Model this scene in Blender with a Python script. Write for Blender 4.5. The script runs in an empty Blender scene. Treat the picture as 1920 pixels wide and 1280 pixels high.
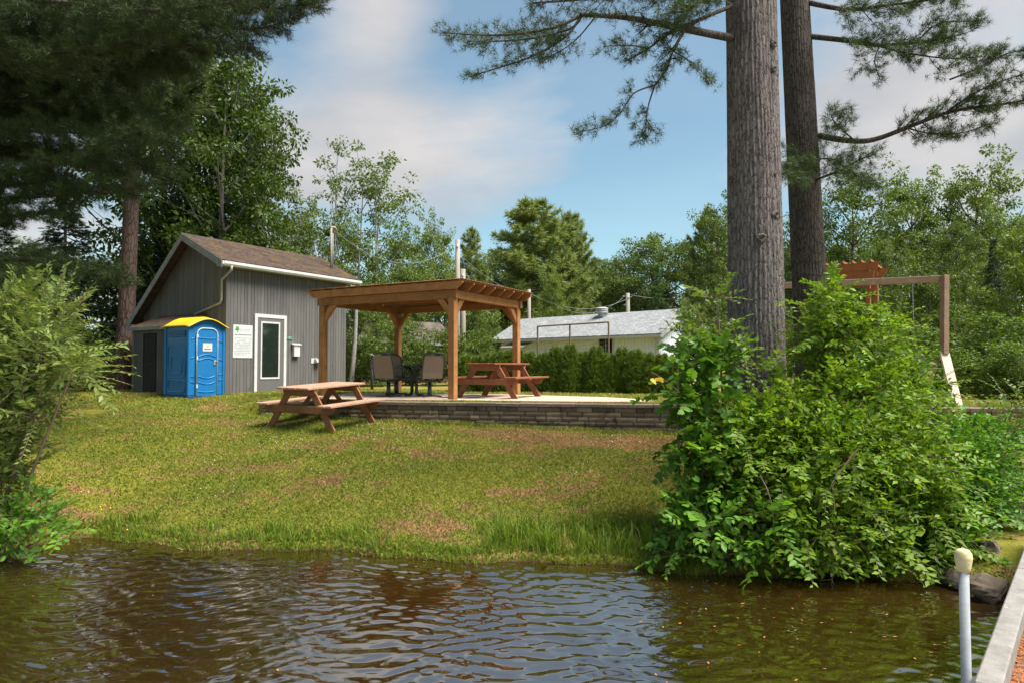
import bpy, math, random
import numpy as np
from mathutils import Vector, Matrix

# ------------------------------------------------------------------ camera, sky, sun, exposure
scene = bpy.context.scene
C = scene.collection
F = 1250.0                        # focal length in pixels of the 1920 px wide photograph
EYE = 2.05                        # lens height above the water
HOR = 685.0                       # image row of the horizon
TH = math.atan((HOR - 640.0) / F)

cam = bpy.data.cameras.new('camera')
cam.sensor_width = 36.0
cam.lens = 36.0 * F / 1920.0
cam.clip_start = 0.05
cam.clip_end = 2000
cam_ob = bpy.data.objects.new('camera', cam)
C.objects.link(cam_ob)
cam_ob.location = (0, 0, EYE)
cam_ob.rotation_euler = (math.pi / 2 + TH, 0, 0)
scene.camera = cam_ob

SUN_DIR = Vector((0.55, -0.18, 1.0)).normalized()
sun = bpy.data.lights.new('sun', 'SUN')
sun.energy = 3.5
sun.angle = math.radians(34)
sun.color = (1.0, 0.95, 0.87)
sun_ob = bpy.data.objects.new('sun', sun)
C.objects.link(sun_ob)
sun_ob.rotation_euler = SUN_DIR.to_track_quat('Z', 'Y').to_euler()

world = bpy.data.worlds.new('World')
scene.world = world
world.use_nodes = True
SKY_STRENGTH = 0.05
CLOUD = 4.1
def build_world():
    nt = world.node_tree; N = nt.nodes; L = nt.links
    bg = N['Background']; bg.inputs['Strength'].default_value = SKY_STRENGTH
    sky = N.new('ShaderNodeTexSky'); sky.sky_type = 'NISHITA'; sky.sun_disc = False
    sky.sun_elevation = math.asin(SUN_DIR.z)
    sky.sun_rotation = math.atan2(SUN_DIR.x, SUN_DIR.y)
    sky.air_density = 1.0; sky.dust_density = 0.4; sky.ozone_density = 1.0
    tc = N.new('ShaderNodeTexCoord')
    def math_(op, a, b=None, clamp=False):
        m = N.new('ShaderNodeMath'); m.operation = op; m.use_clamp = clamp
        for i, x in enumerate((a, b)):
            if x is None: continue
            if isinstance(x, (int, float)): m.inputs[i].default_value = x
            else: L.new(x, m.inputs[i])
        return m.outputs[0]
    sep = N.new('ShaderNodeSeparateXYZ'); L.new(tc.outputs['Generated'], sep.inputs[0])
    zz = math_('ADD', math_('MAXIMUM', sep.outputs['Z'], 0.0), 0.22)
    cmb = N.new('ShaderNodeCombineXYZ')
    L.new(math_('DIVIDE', sep.outputs['X'], zz), cmb.inputs[0])
    L.new(math_('DIVIDE', sep.outputs['Y'], zz), cmb.inputs[1])
    n1 = N.new('ShaderNodeTexNoise'); n1.inputs['Scale'].default_value = 0.95
    n1.inputs['Detail'].default_value = 9; n1.inputs['Roughness'].default_value = 0.55
    n1.inputs['Distortion'].default_value = 0.35
    mp = N.new('ShaderNodeMapping'); mp.inputs['Location'].default_value = (3.1, 0.4, 0)
    L.new(cmb.outputs[0], mp.inputs[0]); L.new(mp.outputs[0], n1.inputs['Vector'])
    dens = n1.outputs['Fac']
    # broad cloud banks, each at its own direction in the sky
    for (d, width, amp) in (((-0.26, 1.0, 0.40), 0.010, 0.22), ((-0.05, 1.0, 0.36), 0.010, 0.20), ((0.09, 1.0, 0.40), 0.007, 0.10), ((-0.17, 1.0, 0.57), 0.008, 0.20),
                            ((0.60, 1.0, 0.36), 0.020, 0.22), ((0.78, 1.0, 0.22), 0.030, 0.14), ((-0.34, 1.0, 0.26), 0.012, 0.14), ((-0.75, 1.0, 0.35), 0.040, 0.14),
                            ((-0.33, 1.0, 0.49), 0.006, -0.20), ((-0.10, 1.0, 0.465), 0.003, -0.12), ((0.27, 1.0, 0.36), 0.009, -0.15), ((0.08, 1.0, 0.19), 0.020, -0.16)):
        v = Vector(d).normalized()
        dp = N.new('ShaderNodeVectorMath'); dp.operation = 'DOT_PRODUCT'
        L.new(tc.outputs['Generated'], dp.inputs[0]); dp.inputs[1].default_value = v
        g = math_('POWER', 2.718, math_('DIVIDE', math_('SUBTRACT', dp.outputs['Value'], 1.0), width))
        dens = math_('ADD', dens, math_('MULTIPLY', g, amp))
    ramp = N.new('ShaderNodeValToRGB')
    ramp.color_ramp.elements[0].position = 0.54; ramp.color_ramp.elements[0].color = (0, 0, 0, 1)
    ramp.color_ramp.elements[1].position = 0.73; ramp.color_ramp.elements[1].color = (1, 1, 1, 1)
    L.new(dens, ramp.inputs[0])
    # light and grey parts of the clouds
    n2 = N.new('ShaderNodeTexNoise'); n2.inputs['Scale'].default_value = 2.2; n2.inputs['Detail'].default_value = 6
    mp2 = N.new('ShaderNodeMapping'); mp2.inputs['Location'].default_value = (7.3, 2.2, 1)
    L.new(cmb.outputs[0], mp2.inputs[0]); L.new(mp2.outputs[0], n2.inputs['Vector'])
    cr = N.new('ShaderNodeValToRGB')
    k = CLOUD
    cr.color_ramp.elements[0].position = 0.35; cr.color_ramp.elements[0].color = (0.82 * k, 0.83 * k, 0.87 * k, 1)
    cr.color_ramp.elements[1].position = 0.66; cr.color_ramp.elements[1].color = (1.16 * k, 1.10 * k, 1.07 * k, 1)
    L.new(n2.outputs['Fac'], cr.inputs[0])
    mx = N.new('ShaderNodeMix'); mx.data_type = 'RGBA'
    L.new(math_('ADD', math_('MULTIPLY', ramp.outputs['Color'], 0.80), 0.15), mx.inputs['Factor'])   # thin veil between the clouds
    tn = N.new('ShaderNodeMix'); tn.data_type = 'RGBA'; tn.blend_type = 'MULTIPLY'; tn.inputs[0].default_value = 1.0
    L.new(sky.outputs[0], tn.inputs[6]); tn.inputs[7].default_value = (0.90, 1.12, 1.0, 1)
    L.new(tn.outputs[2], mx.inputs[6]); L.new(cr.outputs[0], mx.inputs[7])
    L.new(mx.outputs[2], bg.inputs['Color'])
build_world()

scene.view_settings.view_transform = 'Standard'
scene.view_settings.look = 'None'
scene.view_settings.gamma = 1.0
scene.view_settings.exposure = 1.75
scene.view_settings.use_curve_mapping = False
scene.render.engine = 'CYCLES'
scene.cycles.use_denoising = True
scene.cycles.max_bounces = 8
scene.cycles.transparent_max_bounces = 8
scene.cycles.sample_clamp_indirect = 6.0

RNG = np.random.default_rng(11)
random.seed(5)

# ------------------------------------------------------------------ helpers
def at(px, py, depth):
    """Point seen at pixel (px, py) of the photograph whose distance along the ground axis is depth."""
    xc = (px - 960.0) / F; yc = (640.0 - py) / F
    Y = math.cos(TH) - yc * math.sin(TH); Z = math.sin(TH) + yc * math.cos(TH)
    s = depth / Y
    return Vector((xc * s, depth, EYE + Z * s))

def sstep(a, b, x):
    t = np.clip((x - a) / (b - a), 0, 1)
    return t * t * (3 - 2 * t)

def wall_y(x): return 12.9 - 0.186 * x
def shore_y(x):
    x = np.asarray(x, float)
    y = 7.02 - 0.17 * x
    y = np.where(x < -5.2, 7.9 - (-5.2 - x) * 1.2, y)
    y = np.where(x > 4.0, 6.34 - (x - 4.0) * 1.0, y)
    return np.clip(y + 0.10 * np.sin(2.3 * x) + 0.05 * np.sin(6.1 * x + 1), -30, 20)

def gh(x, y):
    """Ground height above the water."""
    x = np.asarray(x, float); y = np.asarray(y, float)
    ys = shore_y(x); yw = wall_y(np.clip(x, -14, 14))
    span = np.maximum(yw - ys, 0.5)
    t = (y - ys) / span
    zb = np.clip(0.87 - 0.03 * x, 0.6, 1.1)
    tc = np.clip(t, 0, 1)
    front = 0.07 * sstep(0, 0.02, t) + (zb - 0.07) * (1 - (1 - tc) ** 1.45)
    under = np.maximum((y - ys) * 0.55, -1.3)
    z = np.where(t < 0, under, front)
    s = y - yw
    left = zb + (1.29 - zb) * sstep(0, 3.6, s)
    terr = zb + (1.31 - zb) * sstep(0.10, 0.20, s)
    w = sstep(-6.3, -5.15, x)
    z = np.where(s > 0, left * (1 - w) + terr * w, z)
    bump = 0.018 * np.sin(1.9 * x + 0.7 * y) + 0.014 * np.sin(3.1 * y - 1.3 * x + 2) + 0.01 * np.sin(5.3 * x + 1)
    return z + bump * np.where((t > 0.03), 1, 0) * np.where(s > 0.05, 0.35, 1)

def ground(x, y): return float(gh(x, y))

def hit(px, py):
    """Where the line of sight through a pixel meets the ground."""
    d = 3.0
    while d < 80:
        p = at(px, py, d)
        if p.z <= ground(p.x, p.y): return p
        d += 0.01
    return at(px, py, 80)

def mesh_np(name, V, faces):
    """faces: list of int arrays (n, k)."""
    me = bpy.data.meshes.new(name)
    V = np.ascontiguousarray(V, dtype=np.float32)
    me.vertices.add(len(V)); me.vertices.foreach_set('co', V.ravel())
    idx = np.concatenate([np.asarray(f, np.int32).ravel() for f in faces])
    tot = np.concatenate([np.full(len(f), np.asarray(f).shape[1], np.int32) for f in faces])
    start = np.concatenate([[0], np.cumsum(tot)[:-1]]).astype(np.int32)
    me.loops.add(len(idx)); me.loops.foreach_set('vertex_index', idx)
    me.polygons.add(len(tot)); me.polygons.foreach_set('loop_start', start)
    me.update(calc_edges=True); me.validate()
    return me

def link(name, me, mat=None, parent=None, smooth=False):
    if mat is not None and not me.materials: me.materials.append(mat)
    if smooth: me.polygons.foreach_set('use_smooth', np.ones(len(me.polygons), bool))
    o = bpy.data.objects.new(name, me)
    C.objects.link(o)
    if parent is not None: o.parent = parent
    return o

def tag(o, label=None, cat=None, group=None, kind=None):
    if label: o['label'] = label
    if cat: o['category'] = cat
    if group: o['group'] = group
    if kind: o['kind'] = kind
    return o

def thing(name, loc, rz=0, label=None, cat=None, group=None):
    o = bpy.data.objects.new(name, None)
    o.empty_display_size = 0.1
    C.objects.link(o)
    o.location = loc; o.rotation_euler = (0, 0, rz)
    return tag(o, label, cat, group)

class MB:
    def __init__(s): s.v = []; s.f = []
    def add(s, vs, fs):
        b = len(s.v); s.v += [tuple(v) for v in vs]; s.f += [tuple(i + b for i in f) for f in fs]
    BOX = [(0, 3, 2, 1), (4, 5, 6, 7), (0, 1, 5, 4), (1, 2, 6, 5), (2, 3, 7, 6), (3, 0, 4, 7)]
    def box(s, x0, x1, y0, y1, z0, z1):
        s.add([(x0, y0, z0), (x1, y0, z0), (x1, y1, z0), (x0, y1, z0), (x0, y0, z1), (x1, y0, z1), (x1, y1, z1), (x0, y1, z1)], MB.BOX); return s
    def bar(s, p, q, w, h, up=(0, 0, 1)):
        p = Vector(p); q = Vector(q); d = (q - p).normalized(); up = Vector(up)
        sd = d.cross(up)
        if sd.length < 1e-4: sd = d.cross(Vector((0, 1, 0)))
        sd.normalize(); u = sd.cross(d)
        a = sd * w / 2; b = u * h / 2
        s.add([p - a - b, p + a - b, q + a - b, q - a - b, p - a + b, p + a + b, q + a + b, q - a + b], MB.BOX); return s
    def prism(s, poly, axis, a, b):
        """poly: 2D outline; axis 'x','y','z' = extrusion axis from a to b."""
        def pt(u, v, w): return {'x': (w, u, v), 'y': (u, w, v), 'z': (u, v, w)}[axis]
        n = len(poly)
        vs = [pt(u, v, a) for u, v in poly] + [pt(u, v, b) for u, v in poly]
        s.add(vs, [tuple(range(n)), tuple(range(2 * n - 1, n - 1, -1))] + [(i, i + n, (i + 1) % n + n, (i + 1) % n) for i in range(n)]); return s
    def tube(s, path, rad, n=8, cap=True):
        path = [Vector(p) for p in path]
        if not hasattr(rad, '__len__'): rad = [rad] * len(path)
        rings = []
        ref = Vector((0.31, 0.17, 0.93))
        for i, p in enumerate(path):
            d = (path[min(i + 1, len(path) - 1)] - path[max(i - 1, 0)])
            if d.length < 1e-9: d = Vector((0, 0, 1))
            d.normalize()
            a = d.cross(ref)
            if a.length < 0.05: a = d.cross(Vector((1, 0, 0)))
            a.normalize(); b = d.cross(a)
            rings.append([p + (a * math.cos(2 * math.pi * k / n) + b * math.sin(2 * math.pi * k / n)) * rad[i] for k in range(n)])
        vs = [v for r in rings for v in r]; fs = []
        for i in range(len(path) - 1):
            for k in range(n):
                fs.append((i * n + k, i * n + (k + 1) % n, (i + 1) * n + (k + 1) % n, (i + 1) * n + k))
        if cap:
            fs.append(tuple(range(n - 1, -1, -1))); fs.append(tuple((len(path) - 1) * n + k for k in range(n)))
        s.add(vs, fs); return s
    def lathe(s, prof, n=16, c=(0, 0, 0)):
        vs = []; fs = []
        for r, z in prof:
            for k in range(n): vs.append((c[0] + r * math.cos(2 * math.pi * k / n), c[1] + r * math.sin(2 * math.pi * k / n), c[2] + z))
        for i in range(len(prof) - 1):
            for k in range(n): fs.append((i * n + k, i * n + (k + 1) % n, (i + 1) * n + (k + 1) % n, (i + 1) * n + k))
        fs.append(tuple(range(n - 1, -1, -1))); fs.append(tuple((len(prof) - 1) * n + k for k in range(n)))
        s.add(vs, fs); return s
    def mesh(s, name):
        me = bpy.data.meshes.new(name); me.from_pydata(s.v, [], s.f); me.update(); return me
    def build(s, name, mat, parent=None, smooth=False, bevel=0, label=None):
        o = link(name, s.mesh(name), mat, parent, smooth)
        if bevel:
            m = o.modifiers.new('bevel', 'BEVEL'); m.width = bevel; m.segments = 1; m.limit_method = 'ANGLE'
        if label: o['label'] = label
        return o

def part(name, mat, parent, *boxes, bevel=0, label=None):
    m = MB()
    for b in boxes: m.box(*b)
    return m.build(name, mat, parent, bevel=bevel, label=label)

# ------------------------------------------------------------------ materials
def nodes_of(name):
    m = bpy.data.materials.new(name); m.use_nodes = True
    nt = m.node_tree; return m, nt.nodes, nt.links, nt.nodes['Principled BSDF']

def noise(N, L, vec, scale, detail=4, rough=0.55, stretch=None, dist=0.0):
    n = N.new('ShaderNodeTexNoise'); n.inputs['Scale'].default_value = scale
    n.inputs['Detail'].default_value = detail; n.inputs['Roughness'].default_value = rough
    n.inputs['Distortion'].default_value = dist
    if stretch:
        mp = N.new('ShaderNodeMapping'); mp.inputs['Scale'].default_value = stretch
        L.new(vec, mp.inputs[0]); vec = mp.outputs[0]
    L.new(vec, n.inputs['Vector'])
    return n.outputs['Fac']

def noise_col(N, L, vec, scale):
    n = N.new('ShaderNodeTexNoise'); n.inputs['Scale'].default_value = scale; n.inputs['Detail'].default_value = 3
    L.new(vec, n.inputs['Vector']); return n.outputs['Color']

def ramp(N, L, fac, stops):
    r = N.new('ShaderNodeValToRGB'); e = r.color_ramp.elements
    while len(e) < len(stops): e.new(0.5)
    for el, (p, c) in zip(e, stops):
        el.position = p; el.color = (c, c, c, 1) if isinstance(c, (int, float)) else (*c, 1)
    L.new(fac, r.inputs[0]); return r.outputs[0]

def mixc(N, L, fac, a, b, mode='MIX'):
    m = N.new('ShaderNodeMix'); m.data_type = 'RGBA'; m.blend_type = mode
    for i, x in ((0, fac), (6, a), (7, b)):
        if isinstance(x, (int, float)): m.inputs[i].default_value = x
        elif isinstance(x, tuple): m.inputs[i].default_value = (*x, 1)
        else: L.new(x, m.inputs[i])
    return m.outputs[2]

def mat(name, c1, c2=None, rough=0.7, scale=6, stretch=None, bump=0.0, bscale=40, tint=0.0, spec=0.3, metal=0.0, spots=None, world=False):
    """Two-tone noisy surface; tint = lightness spread between objects; spots = (colour, scale, threshold)."""
    m, N, L, P = nodes_of(name)
    tc = N.new('ShaderNodeTexCoord'); vec = tc.outputs['Object']
    if world: vec = N.new('ShaderNodeNewGeometry').outputs['Position']
    c2 = c2 or tuple(x * 0.8 for x in c1)
    col = mixc(N, L, ramp(N, L, noise(N, L, vec, scale, 6, 0.65, stretch), [(0.3, 0), (0.7, 1)]), c1, c2)
    if spots:
        col = mixc(N, L, ramp(N, L, noise(N, L, vec, spots[1], 5, 0.7), [(spots[2], 0), (spots[2] + 0.12, 1)]), col, spots[0])
    if tint:
        oi = N.new('ShaderNodeObjectInfo')
        mr = N.new('ShaderNodeMapRange'); mr.inputs[3].default_value = 1 - tint; mr.inputs[4].default_value = 1 + tint
        L.new(oi.outputs['Random'], mr.inputs[0])
        col = mixc(N, L, 1.0, col, mr.outputs[0], 'MULTIPLY')
    L.new(col, P.inputs['Base Color'])
    P.inputs['Roughness'].default_value = rough; P.inputs['Metallic'].default_value = metal
    P.inputs['Specular IOR Level'].default_value = spec
    if bump:
        b = N.new('ShaderNodeBump'); b.inputs['Strength'].default_value = bump; b.inputs['Distance'].default_value = 0.02
        L.new(noise(N, L, vec, bscale, 6, 0.7, stretch), b.inputs['Height']); L.new(b.outputs[0], P.inputs['Normal'])
    return m

def leafmat(name, c1, c2, c3=None, trans=0.35, rough=0.5, spec=0.25):
    """Leaf: each leaf (mesh island) has its own shade; the object's colour tints the whole plant."""
    m, N, L, P = nodes_of(name)
    g = N.new('ShaderNodeNewGeometry')
    stops = [(0.0, c1), (0.75, c2)] + ([(0.97, c2), (1.0, c3)] if c3 else [])
    col = ramp(N, L, g.outputs['Random Per Island'], stops)
    oi = N.new('ShaderNodeObjectInfo')
    col = mixc(N, L, 1.0, col, oi.outputs['Color'], 'MULTIPLY')
    L.new(col, P.inputs['Base Color']); P.inputs['Roughness'].default_value = rough
    P.inputs['Specular IOR Level'].default_value = spec
    t = N.new('ShaderNodeBsdfTranslucent')
    L.new(mixc(N, L, 1.0, col, (1.25, 1.2, 0.6), 'MULTIPLY'), t.inputs[0])
    ms = N.new('ShaderNodeMixShader'); ms.inputs[0].default_value = trans
    L.new(P.outputs[0], ms.inputs[1]); L.new(t.outputs[0], ms.inputs[2])
    L.new(ms.outputs[0], N['Material Output'].inputs[0])
    return m

def lawn_colour(N, L):
    """Green lawn with dry and bare patches, the same field for soil sheet and blades."""
    g = N.new('ShaderNodeNewGeometry'); vec = g.outputs['Position']
    sep = N.new('ShaderNodeSeparateXYZ'); L.new(vec, sep.inputs[0])
    def M(op, a, b):
        m = N.new('ShaderNodeMath'); m.operation = op
        for i, x in enumerate((a, b)):
            if isinstance(x, (int, float)): m.inputs[i].default_value = x
            else: L.new(x, m.inputs[i])
        return m.outputs[0]
    big = noise(N, L, vec, 0.55, 5, 0.6, (1, 1.6, 0))
    mid = noise(N, L, vec, 3.0, 6, 0.75, (1, 1.3, 0))
    # trodden belt in front of the wall
    belt = M('SUBTRACT', 1.0, M('MULTIPLY', M('ABSOLUTE', M('SUBTRACT', M('ADD', sep.outputs['Y'], M('MULTIPLY', sep.outputs['X'], 0.186)), 11.9), 0), 1.0))
    beltx = N.new('ShaderNodeMapRange'); beltx.inputs[1].default_value = -2.5; beltx.inputs[2].default_value = 0.5
    L.new(sep.outputs['X'], beltx.inputs[0])
    belt = M('MULTIPLY', M('MAXIMUM', belt, 0.0), beltx.outputs[0])
    dry = M('ADD', M('ADD', M('MULTIPLY', big, 0.52), M('MULTIPLY', mid, 0.55)), M('MULTIPLY', belt, 0.20))
    return vec, dry

def ground_material():
    m, N, L, P = nodes_of('ground_soil_and_lawn')
    vec, dry = lawn_colour(N, L)
    fine = noise(N, L, vec, 45, 6, 0.75)
    c = ramp(N, L, dry, [(0.40, (0.13, 0.145, 0.015)), (0.545, (0.20, 0.185, 0.027)), (0.60, (0.27, 0.16, 0.072)), (0.70, (0.27, 0.14, 0.068))])
    c = mixc(N, L, 1.0, c, ramp(N, L, fine, [(0.25, 0.45), (0.75, 1.3)]), 'MULTIPLY')
    # wet dark soil below the bank edge
    sep = N.new('ShaderNodeSeparateXYZ'); L.new(vec, sep.inputs[0])
    mr = N.new('ShaderNodeMapRange'); mr.inputs[1].default_value = 0.0; mr.inputs[2].default_value = 0.05
    L.new(sep.outputs['Z'], mr.inputs[0])
    c = mixc(N, L, mr.outputs[0], (0.055, 0.032, 0.018), c)
    L.new(c, P.inputs['Base Color']); P.inputs['Roughness'].default_value = 0.95; P.inputs['Specular IOR Level'].default_value = 0.1
    b = N.new('ShaderNodeBump'); b.inputs['Strength'].default_value = 0.7; b.inputs['Distance'].default_value = 0.03
    L.new(fine, b.inputs['Height']); L.new(b.outputs[0], P.inputs['Normal'])
    return m

def blade_material():
    m, N, L, P = nodes_of('grass_blades')
    vec, dry = lawn_colour(N, L)
    g = N.new('ShaderNodeNewGeometry')
    a = ramp(N, L, g.outputs['Random Per Island'], [(0.0, (0.105, 0.155, 0.015)), (0.6, (0.210, 0.232, 0.031)), (0.85, (0.30, 0.27, 0.058)), (1.0, (0.34, 0.26, 0.09))])
    d = ramp(N, L, g.outputs['Random Per Island'], [(0.0, (0.19, 0.16, 0.028)), (0.5, (0.30, 0.18, 0.075)), (1.0, (0.36, 0.225, 0.12))])
    c = mixc(N, L, ramp(N, L, dry, [(0.56, 0.0), (0.62, 1.0)]), a, d)
    c = mixc(N, L, 1.0, c, ramp(N, L, noise(N, L, vec, 1.1, 5, 0.7), [(0.36, (0.62, 0.78, 0.6)), (0.60, (1.1, 1.06, 1.0))]), 'MULTIPLY')
    L.new(c, P.inputs['Base Color']); P.inputs['Roughness'].default_value = 0.6; P.inputs['Specular IOR Level'].default_value = 0.15
    t = N.new('ShaderNodeBsdfTranslucent'); L.new(c, t.inputs[0])
    ms = N.new('ShaderNodeMixShader'); ms.inputs[0].default_value = 0.3
    L.new(P.outputs[0], ms.inputs[1]); L.new(t.outputs[0], ms.inputs[2]); L.new(ms.outputs[0], N['Material Output'].inputs[0])
    return m

def water_material():
    m, N, L, P = nodes_of('lake_water')
    g = N.new('ShaderNodeNewGeometry')
    c = ramp(N, L, noise(N, L, g.outputs['Position'], 0.8, 4), [(0.3, (0.014, 0.007, 0.0015)), (0.7, (0.026, 0.014, 0.003))])
    L.new(c, P.inputs['Base Color']); P.inputs['Roughness'].default_value = 0.5; P.inputs['Specular IOR Level'].default_value = 0.0
    gl = N.new('ShaderNodeBsdfGlossy'); gl.inputs['Roughness'].default_value = 0.015; gl.inputs['Color'].default_value = (1, 0.95, 0.90, 1)
    fr = N.new('ShaderNodeFresnel'); fr.inputs['IOR'].default_value = 4.8
    b = N.new('ShaderNodeBump'); b.inputs['Strength'].default_value = 0.05; b.inputs['Distance'].default_value = 0.006
    L.new(noise(N, L, g.outputs['Position'], 14, 3, 0.5, (1, 1.8, 1)), b.inputs['Height'])
    L.new(b.outputs[0], gl.inputs['Normal']); L.new(b.outputs[0], fr.inputs['Normal'])
    ms = N.new('ShaderNodeMixShader'); L.new(fr.outputs[0], ms.inputs[0])
    L.new(P.outputs[0], ms.inputs[1]); L.new(gl.outputs[0], ms.inputs[2]); L.new(ms.outputs[0], N['Material Output'].inputs[0])
    return m

def bark_material(name, c1, c2, c3, sc=1.0):
    m, N, L, P = nodes_of(name)
    tc = N.new('ShaderNodeTexCoord'); vec = tc.outputs['Object']
    f1 = noise(N, L, vec, 22 * sc, 7, 0.72, (1, 1, 0.20), 0.5)
    f2 = noise(N, L, vec, 3 * sc, 4, 0.6, (1, 1, 0.4))
    vo = N.new('ShaderNodeTexVoronoi'); vo.feature = 'DISTANCE_TO_EDGE'; vo.inputs['Scale'].default_value = 13 * sc
    mp = N.new('ShaderNodeMapping'); mp.inputs['Scale'].default_value = (1, 1, 0.22)
    wv = mixc(N, L, 0.06, vec, noise_col(N, L, vec, 9 * sc))
    L.new(wv, mp.inputs[0]); L.new(mp.outputs[0], vo.inputs['Vector'])
    crack = ramp(N, L, vo.outputs['Distance'], [(0.0, 0.0), (0.16, 1.0)])
    f1 = mixc(N, L, 0.30, f1, crack)
    c = ramp(N, L, f1, [(0.28, c3), (0.50, c1), (0.76, c2)])
    c = mixc(N, L, 1.0, c, ramp(N, L, f2, [(0.3, 0.8), (0.7, 1.15)]), 'MULTIPLY')
    L.new(c, P.inputs['Base Color']); P.inputs['Roughness'].default_value = 0.9; P.inputs['Specular IOR Level'].default_value = 0.15
    b = N.new('ShaderNodeBump'); b.inputs['Strength'].default_value = 0.9; b.inputs['Distance'].default_value = 0.03
    L.new(f1, b.inputs['Height']); L.new(b.outputs[0], P.inputs['Normal'])
    return m

def shingle_material(name, c1, c2, moss, amount):
    m, N, L, P = nodes_of(name)
    tc = N.new('ShaderNodeTexCoord'); vec = tc.outputs['Object']
    br = N.new('ShaderNodeTexBrick'); br.inputs['Scale'].default_value = 1.0
    br.inputs['Brick Width'].default_value = 0.3; br.inputs['Row Height'].default_value = 0.14; br.inputs['Mortar Size'].default_value = 0.008
    br.inputs['Color1'].default_value = (*c1, 1); br.inputs['Color2'].default_value = (*c2, 1); br.inputs['Mortar'].default_value = (*[x * 0.35 for x in c1], 1)
    L.new(vec, br.inputs['Vector'])
    c = mixc(N, L, ramp(N, L, noise(N, L, vec, 2.6, 7, 0.72), [(0.5 - amount, 0), (0.68 - amount, 1)]), br.outputs['Color'], moss)
    c = mixc(N, L, 1.0, c, ramp(N, L, noise(N, L, vec, 14, 6, 0.85), [(0.3, 0.35), (0.7, 1.6)]), 'MULTIPLY')
    L.new(c, P.inputs['Base Color']); P.inputs['Roughness'].default_value = 0.95; P.inputs['Specular IOR Level'].default_value = 0.1
    b = N.new('ShaderNodeBump'); b.inputs['Strength'].default_value = 0.6; b.inputs['Distance'].default_value = 0.02
    L.new(noise(N, L, vec, 30, 4, 0.8), b.inputs['Height']); L.new(b.outputs[0], P.inputs['Normal'])
    return m

M = {}
M['ground'] = ground_material()
M['blade'] = blade_material()
M['tuft'] = leafmat('long_bank_grass', (0.065, 0.125, 0.010), (0.165, 0.24, 0.022), (0.27, 0.21, 0.07), 0.35)
M['water'] = water_material()
M['cedar_wood'] = mat('pergola_wood', (0.35, 0.165, 0.058), (0.235, 0.098, 0.030), 0.7, 5, (1, 1, 1), 0.25, 30, 0.20, spots=((0.12, 0.055, 0.025), 7, 0.62))
M['table_red'] = mat('stained_red_wood', (0.27, 0.098, 0.045), (0.18, 0.062, 0.028), 0.65, 7, None, 0.2, 30, 0.12)
M['table_worn'] = mat('worn_pinkish_wood', (0.40, 0.245, 0.165), (0.27, 0.150, 0.095), 0.75, 8, None, 0.25, 30, 0.10, spots=((0.50, 0.36, 0.28), 11, 0.6))
M['table_frame'] = mat('weathered_brown_wood', (0.27, 0.115, 0.052), (0.17, 0.068, 0.030), 0.75, 8, None, 0.25, 30, 0.14, spots=((0.36, 0.22, 0.15), 10, 0.64))
M['grey_board'] = mat('grey_painted_board', (0.118, 0.112, 0.106), (0.088, 0.083, 0.078), 0.8, 9, (1, 1, 0.15), 0.25, 30, 0.16, spots=((0.075, 0.068, 0.055), 2.2, 0.60), world=False)
M['grey_back'] = mat('dark_grey_backing', (0.035, 0.034, 0.033), None, 0.9)
M['door_grey'] = mat('grey_door_paint', (0.118, 0.113, 0.108), (0.105, 0.10, 0.096), 0.5, 4)
M['white_trim'] = mat('white_trim', (0.52, 0.51, 0.50), (0.43, 0.42, 0.41), 0.5, 5, spots=((0.38, 0.36, 0.33), 7, 0.68))
M['fascia'] = mat('weathered_white_fascia', (0.34, 0.335, 0.31), (0.22, 0.215, 0.195), 0.6, 6, spots=((0.22, 0.22, 0.19), 5, 0.62))
M['verge'] = mat('greyed_verge_board', (0.20, 0.20, 0.19), (0.12, 0.12, 0.115), 0.7, 6)
M['moss_roof'] = shingle_material('mossy_brown_shingles', (0.082, 0.056, 0.046), (0.050, 0.036, 0.032), (0.095, 0.066, 0.022), 0.02)
M['grey_roof'] = shingle_material('pale_grey_shingles', (0.27, 0.275, 0.28), (0.22, 0.225, 0.23), (0.32, 0.325, 0.33), 0.0)
M['dark_roof'] = shingle_material('old_brown_shingles', (0.09, 0.075, 0.06), (0.07, 0.06, 0.05), (0.13, 0.11, 0.09), 0.05)
M['house_white'] = mat('white_siding', (0.74, 0.79, 0.86), (0.66, 0.71, 0.78), 0.6, 4)
M['old_wood'] = mat('old_brown_boards', (0.095, 0.075, 0.045), (0.06, 0.05, 0.032), 0.9, 5)
M['dark'] = mat('painted_dark_inside', (0.012, 0.012, 0.012), None, 0.9)
M['lattice'] = mat('dark_lattice', (0.045, 0.045, 0.047), None, 0.8)
M['pot_blue'] = mat('blue_moulded_plastic', (0.004, 0.140, 0.36), (0.006, 0.105, 0.27), 0.45, 5, spec=0.45, spots=((0.03, 0.13, 0.25), 9, 0.64))
M['pot_blue_line'] = mat('pale_blue_plastic_edge', (0.012, 0.15, 0.40), (0.012, 0.135, 0.36), 0.35, 3, spec=0.5)
M['pot_dark'] = mat('dark_blue_plastic', (0.008, 0.05, 0.14), None, 0.5)
M['pot_yellow'] = mat('yellow_moulded_plastic', (0.55, 0.37, 0.008), (0.48, 0.32, 0.008), 0.4, 3, spec=0.5)
M['pot_grey'] = mat('grey_door_frame_plastic', (0.42, 0.50, 0.58), None, 0.4, 3)
M['paper'] = mat('white_paper', (0.50, 0.51, 0.50), (0.45, 0.46, 0.45), 0.6, 3)
M['ink'] = mat('grey_print', (0.08, 0.08, 0.085), None, 0.7)
M['ink_pale'] = mat('pale_grey_print', (0.24, 0.245, 0.245), None, 0.7)
M['logo_green'] = mat('green_print', (0.07, 0.24, 0.06), None, 0.7)
M['logo_yellow'] = mat('yellow_print', (0.55, 0.50, 0.06), None, 0.7)
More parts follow.
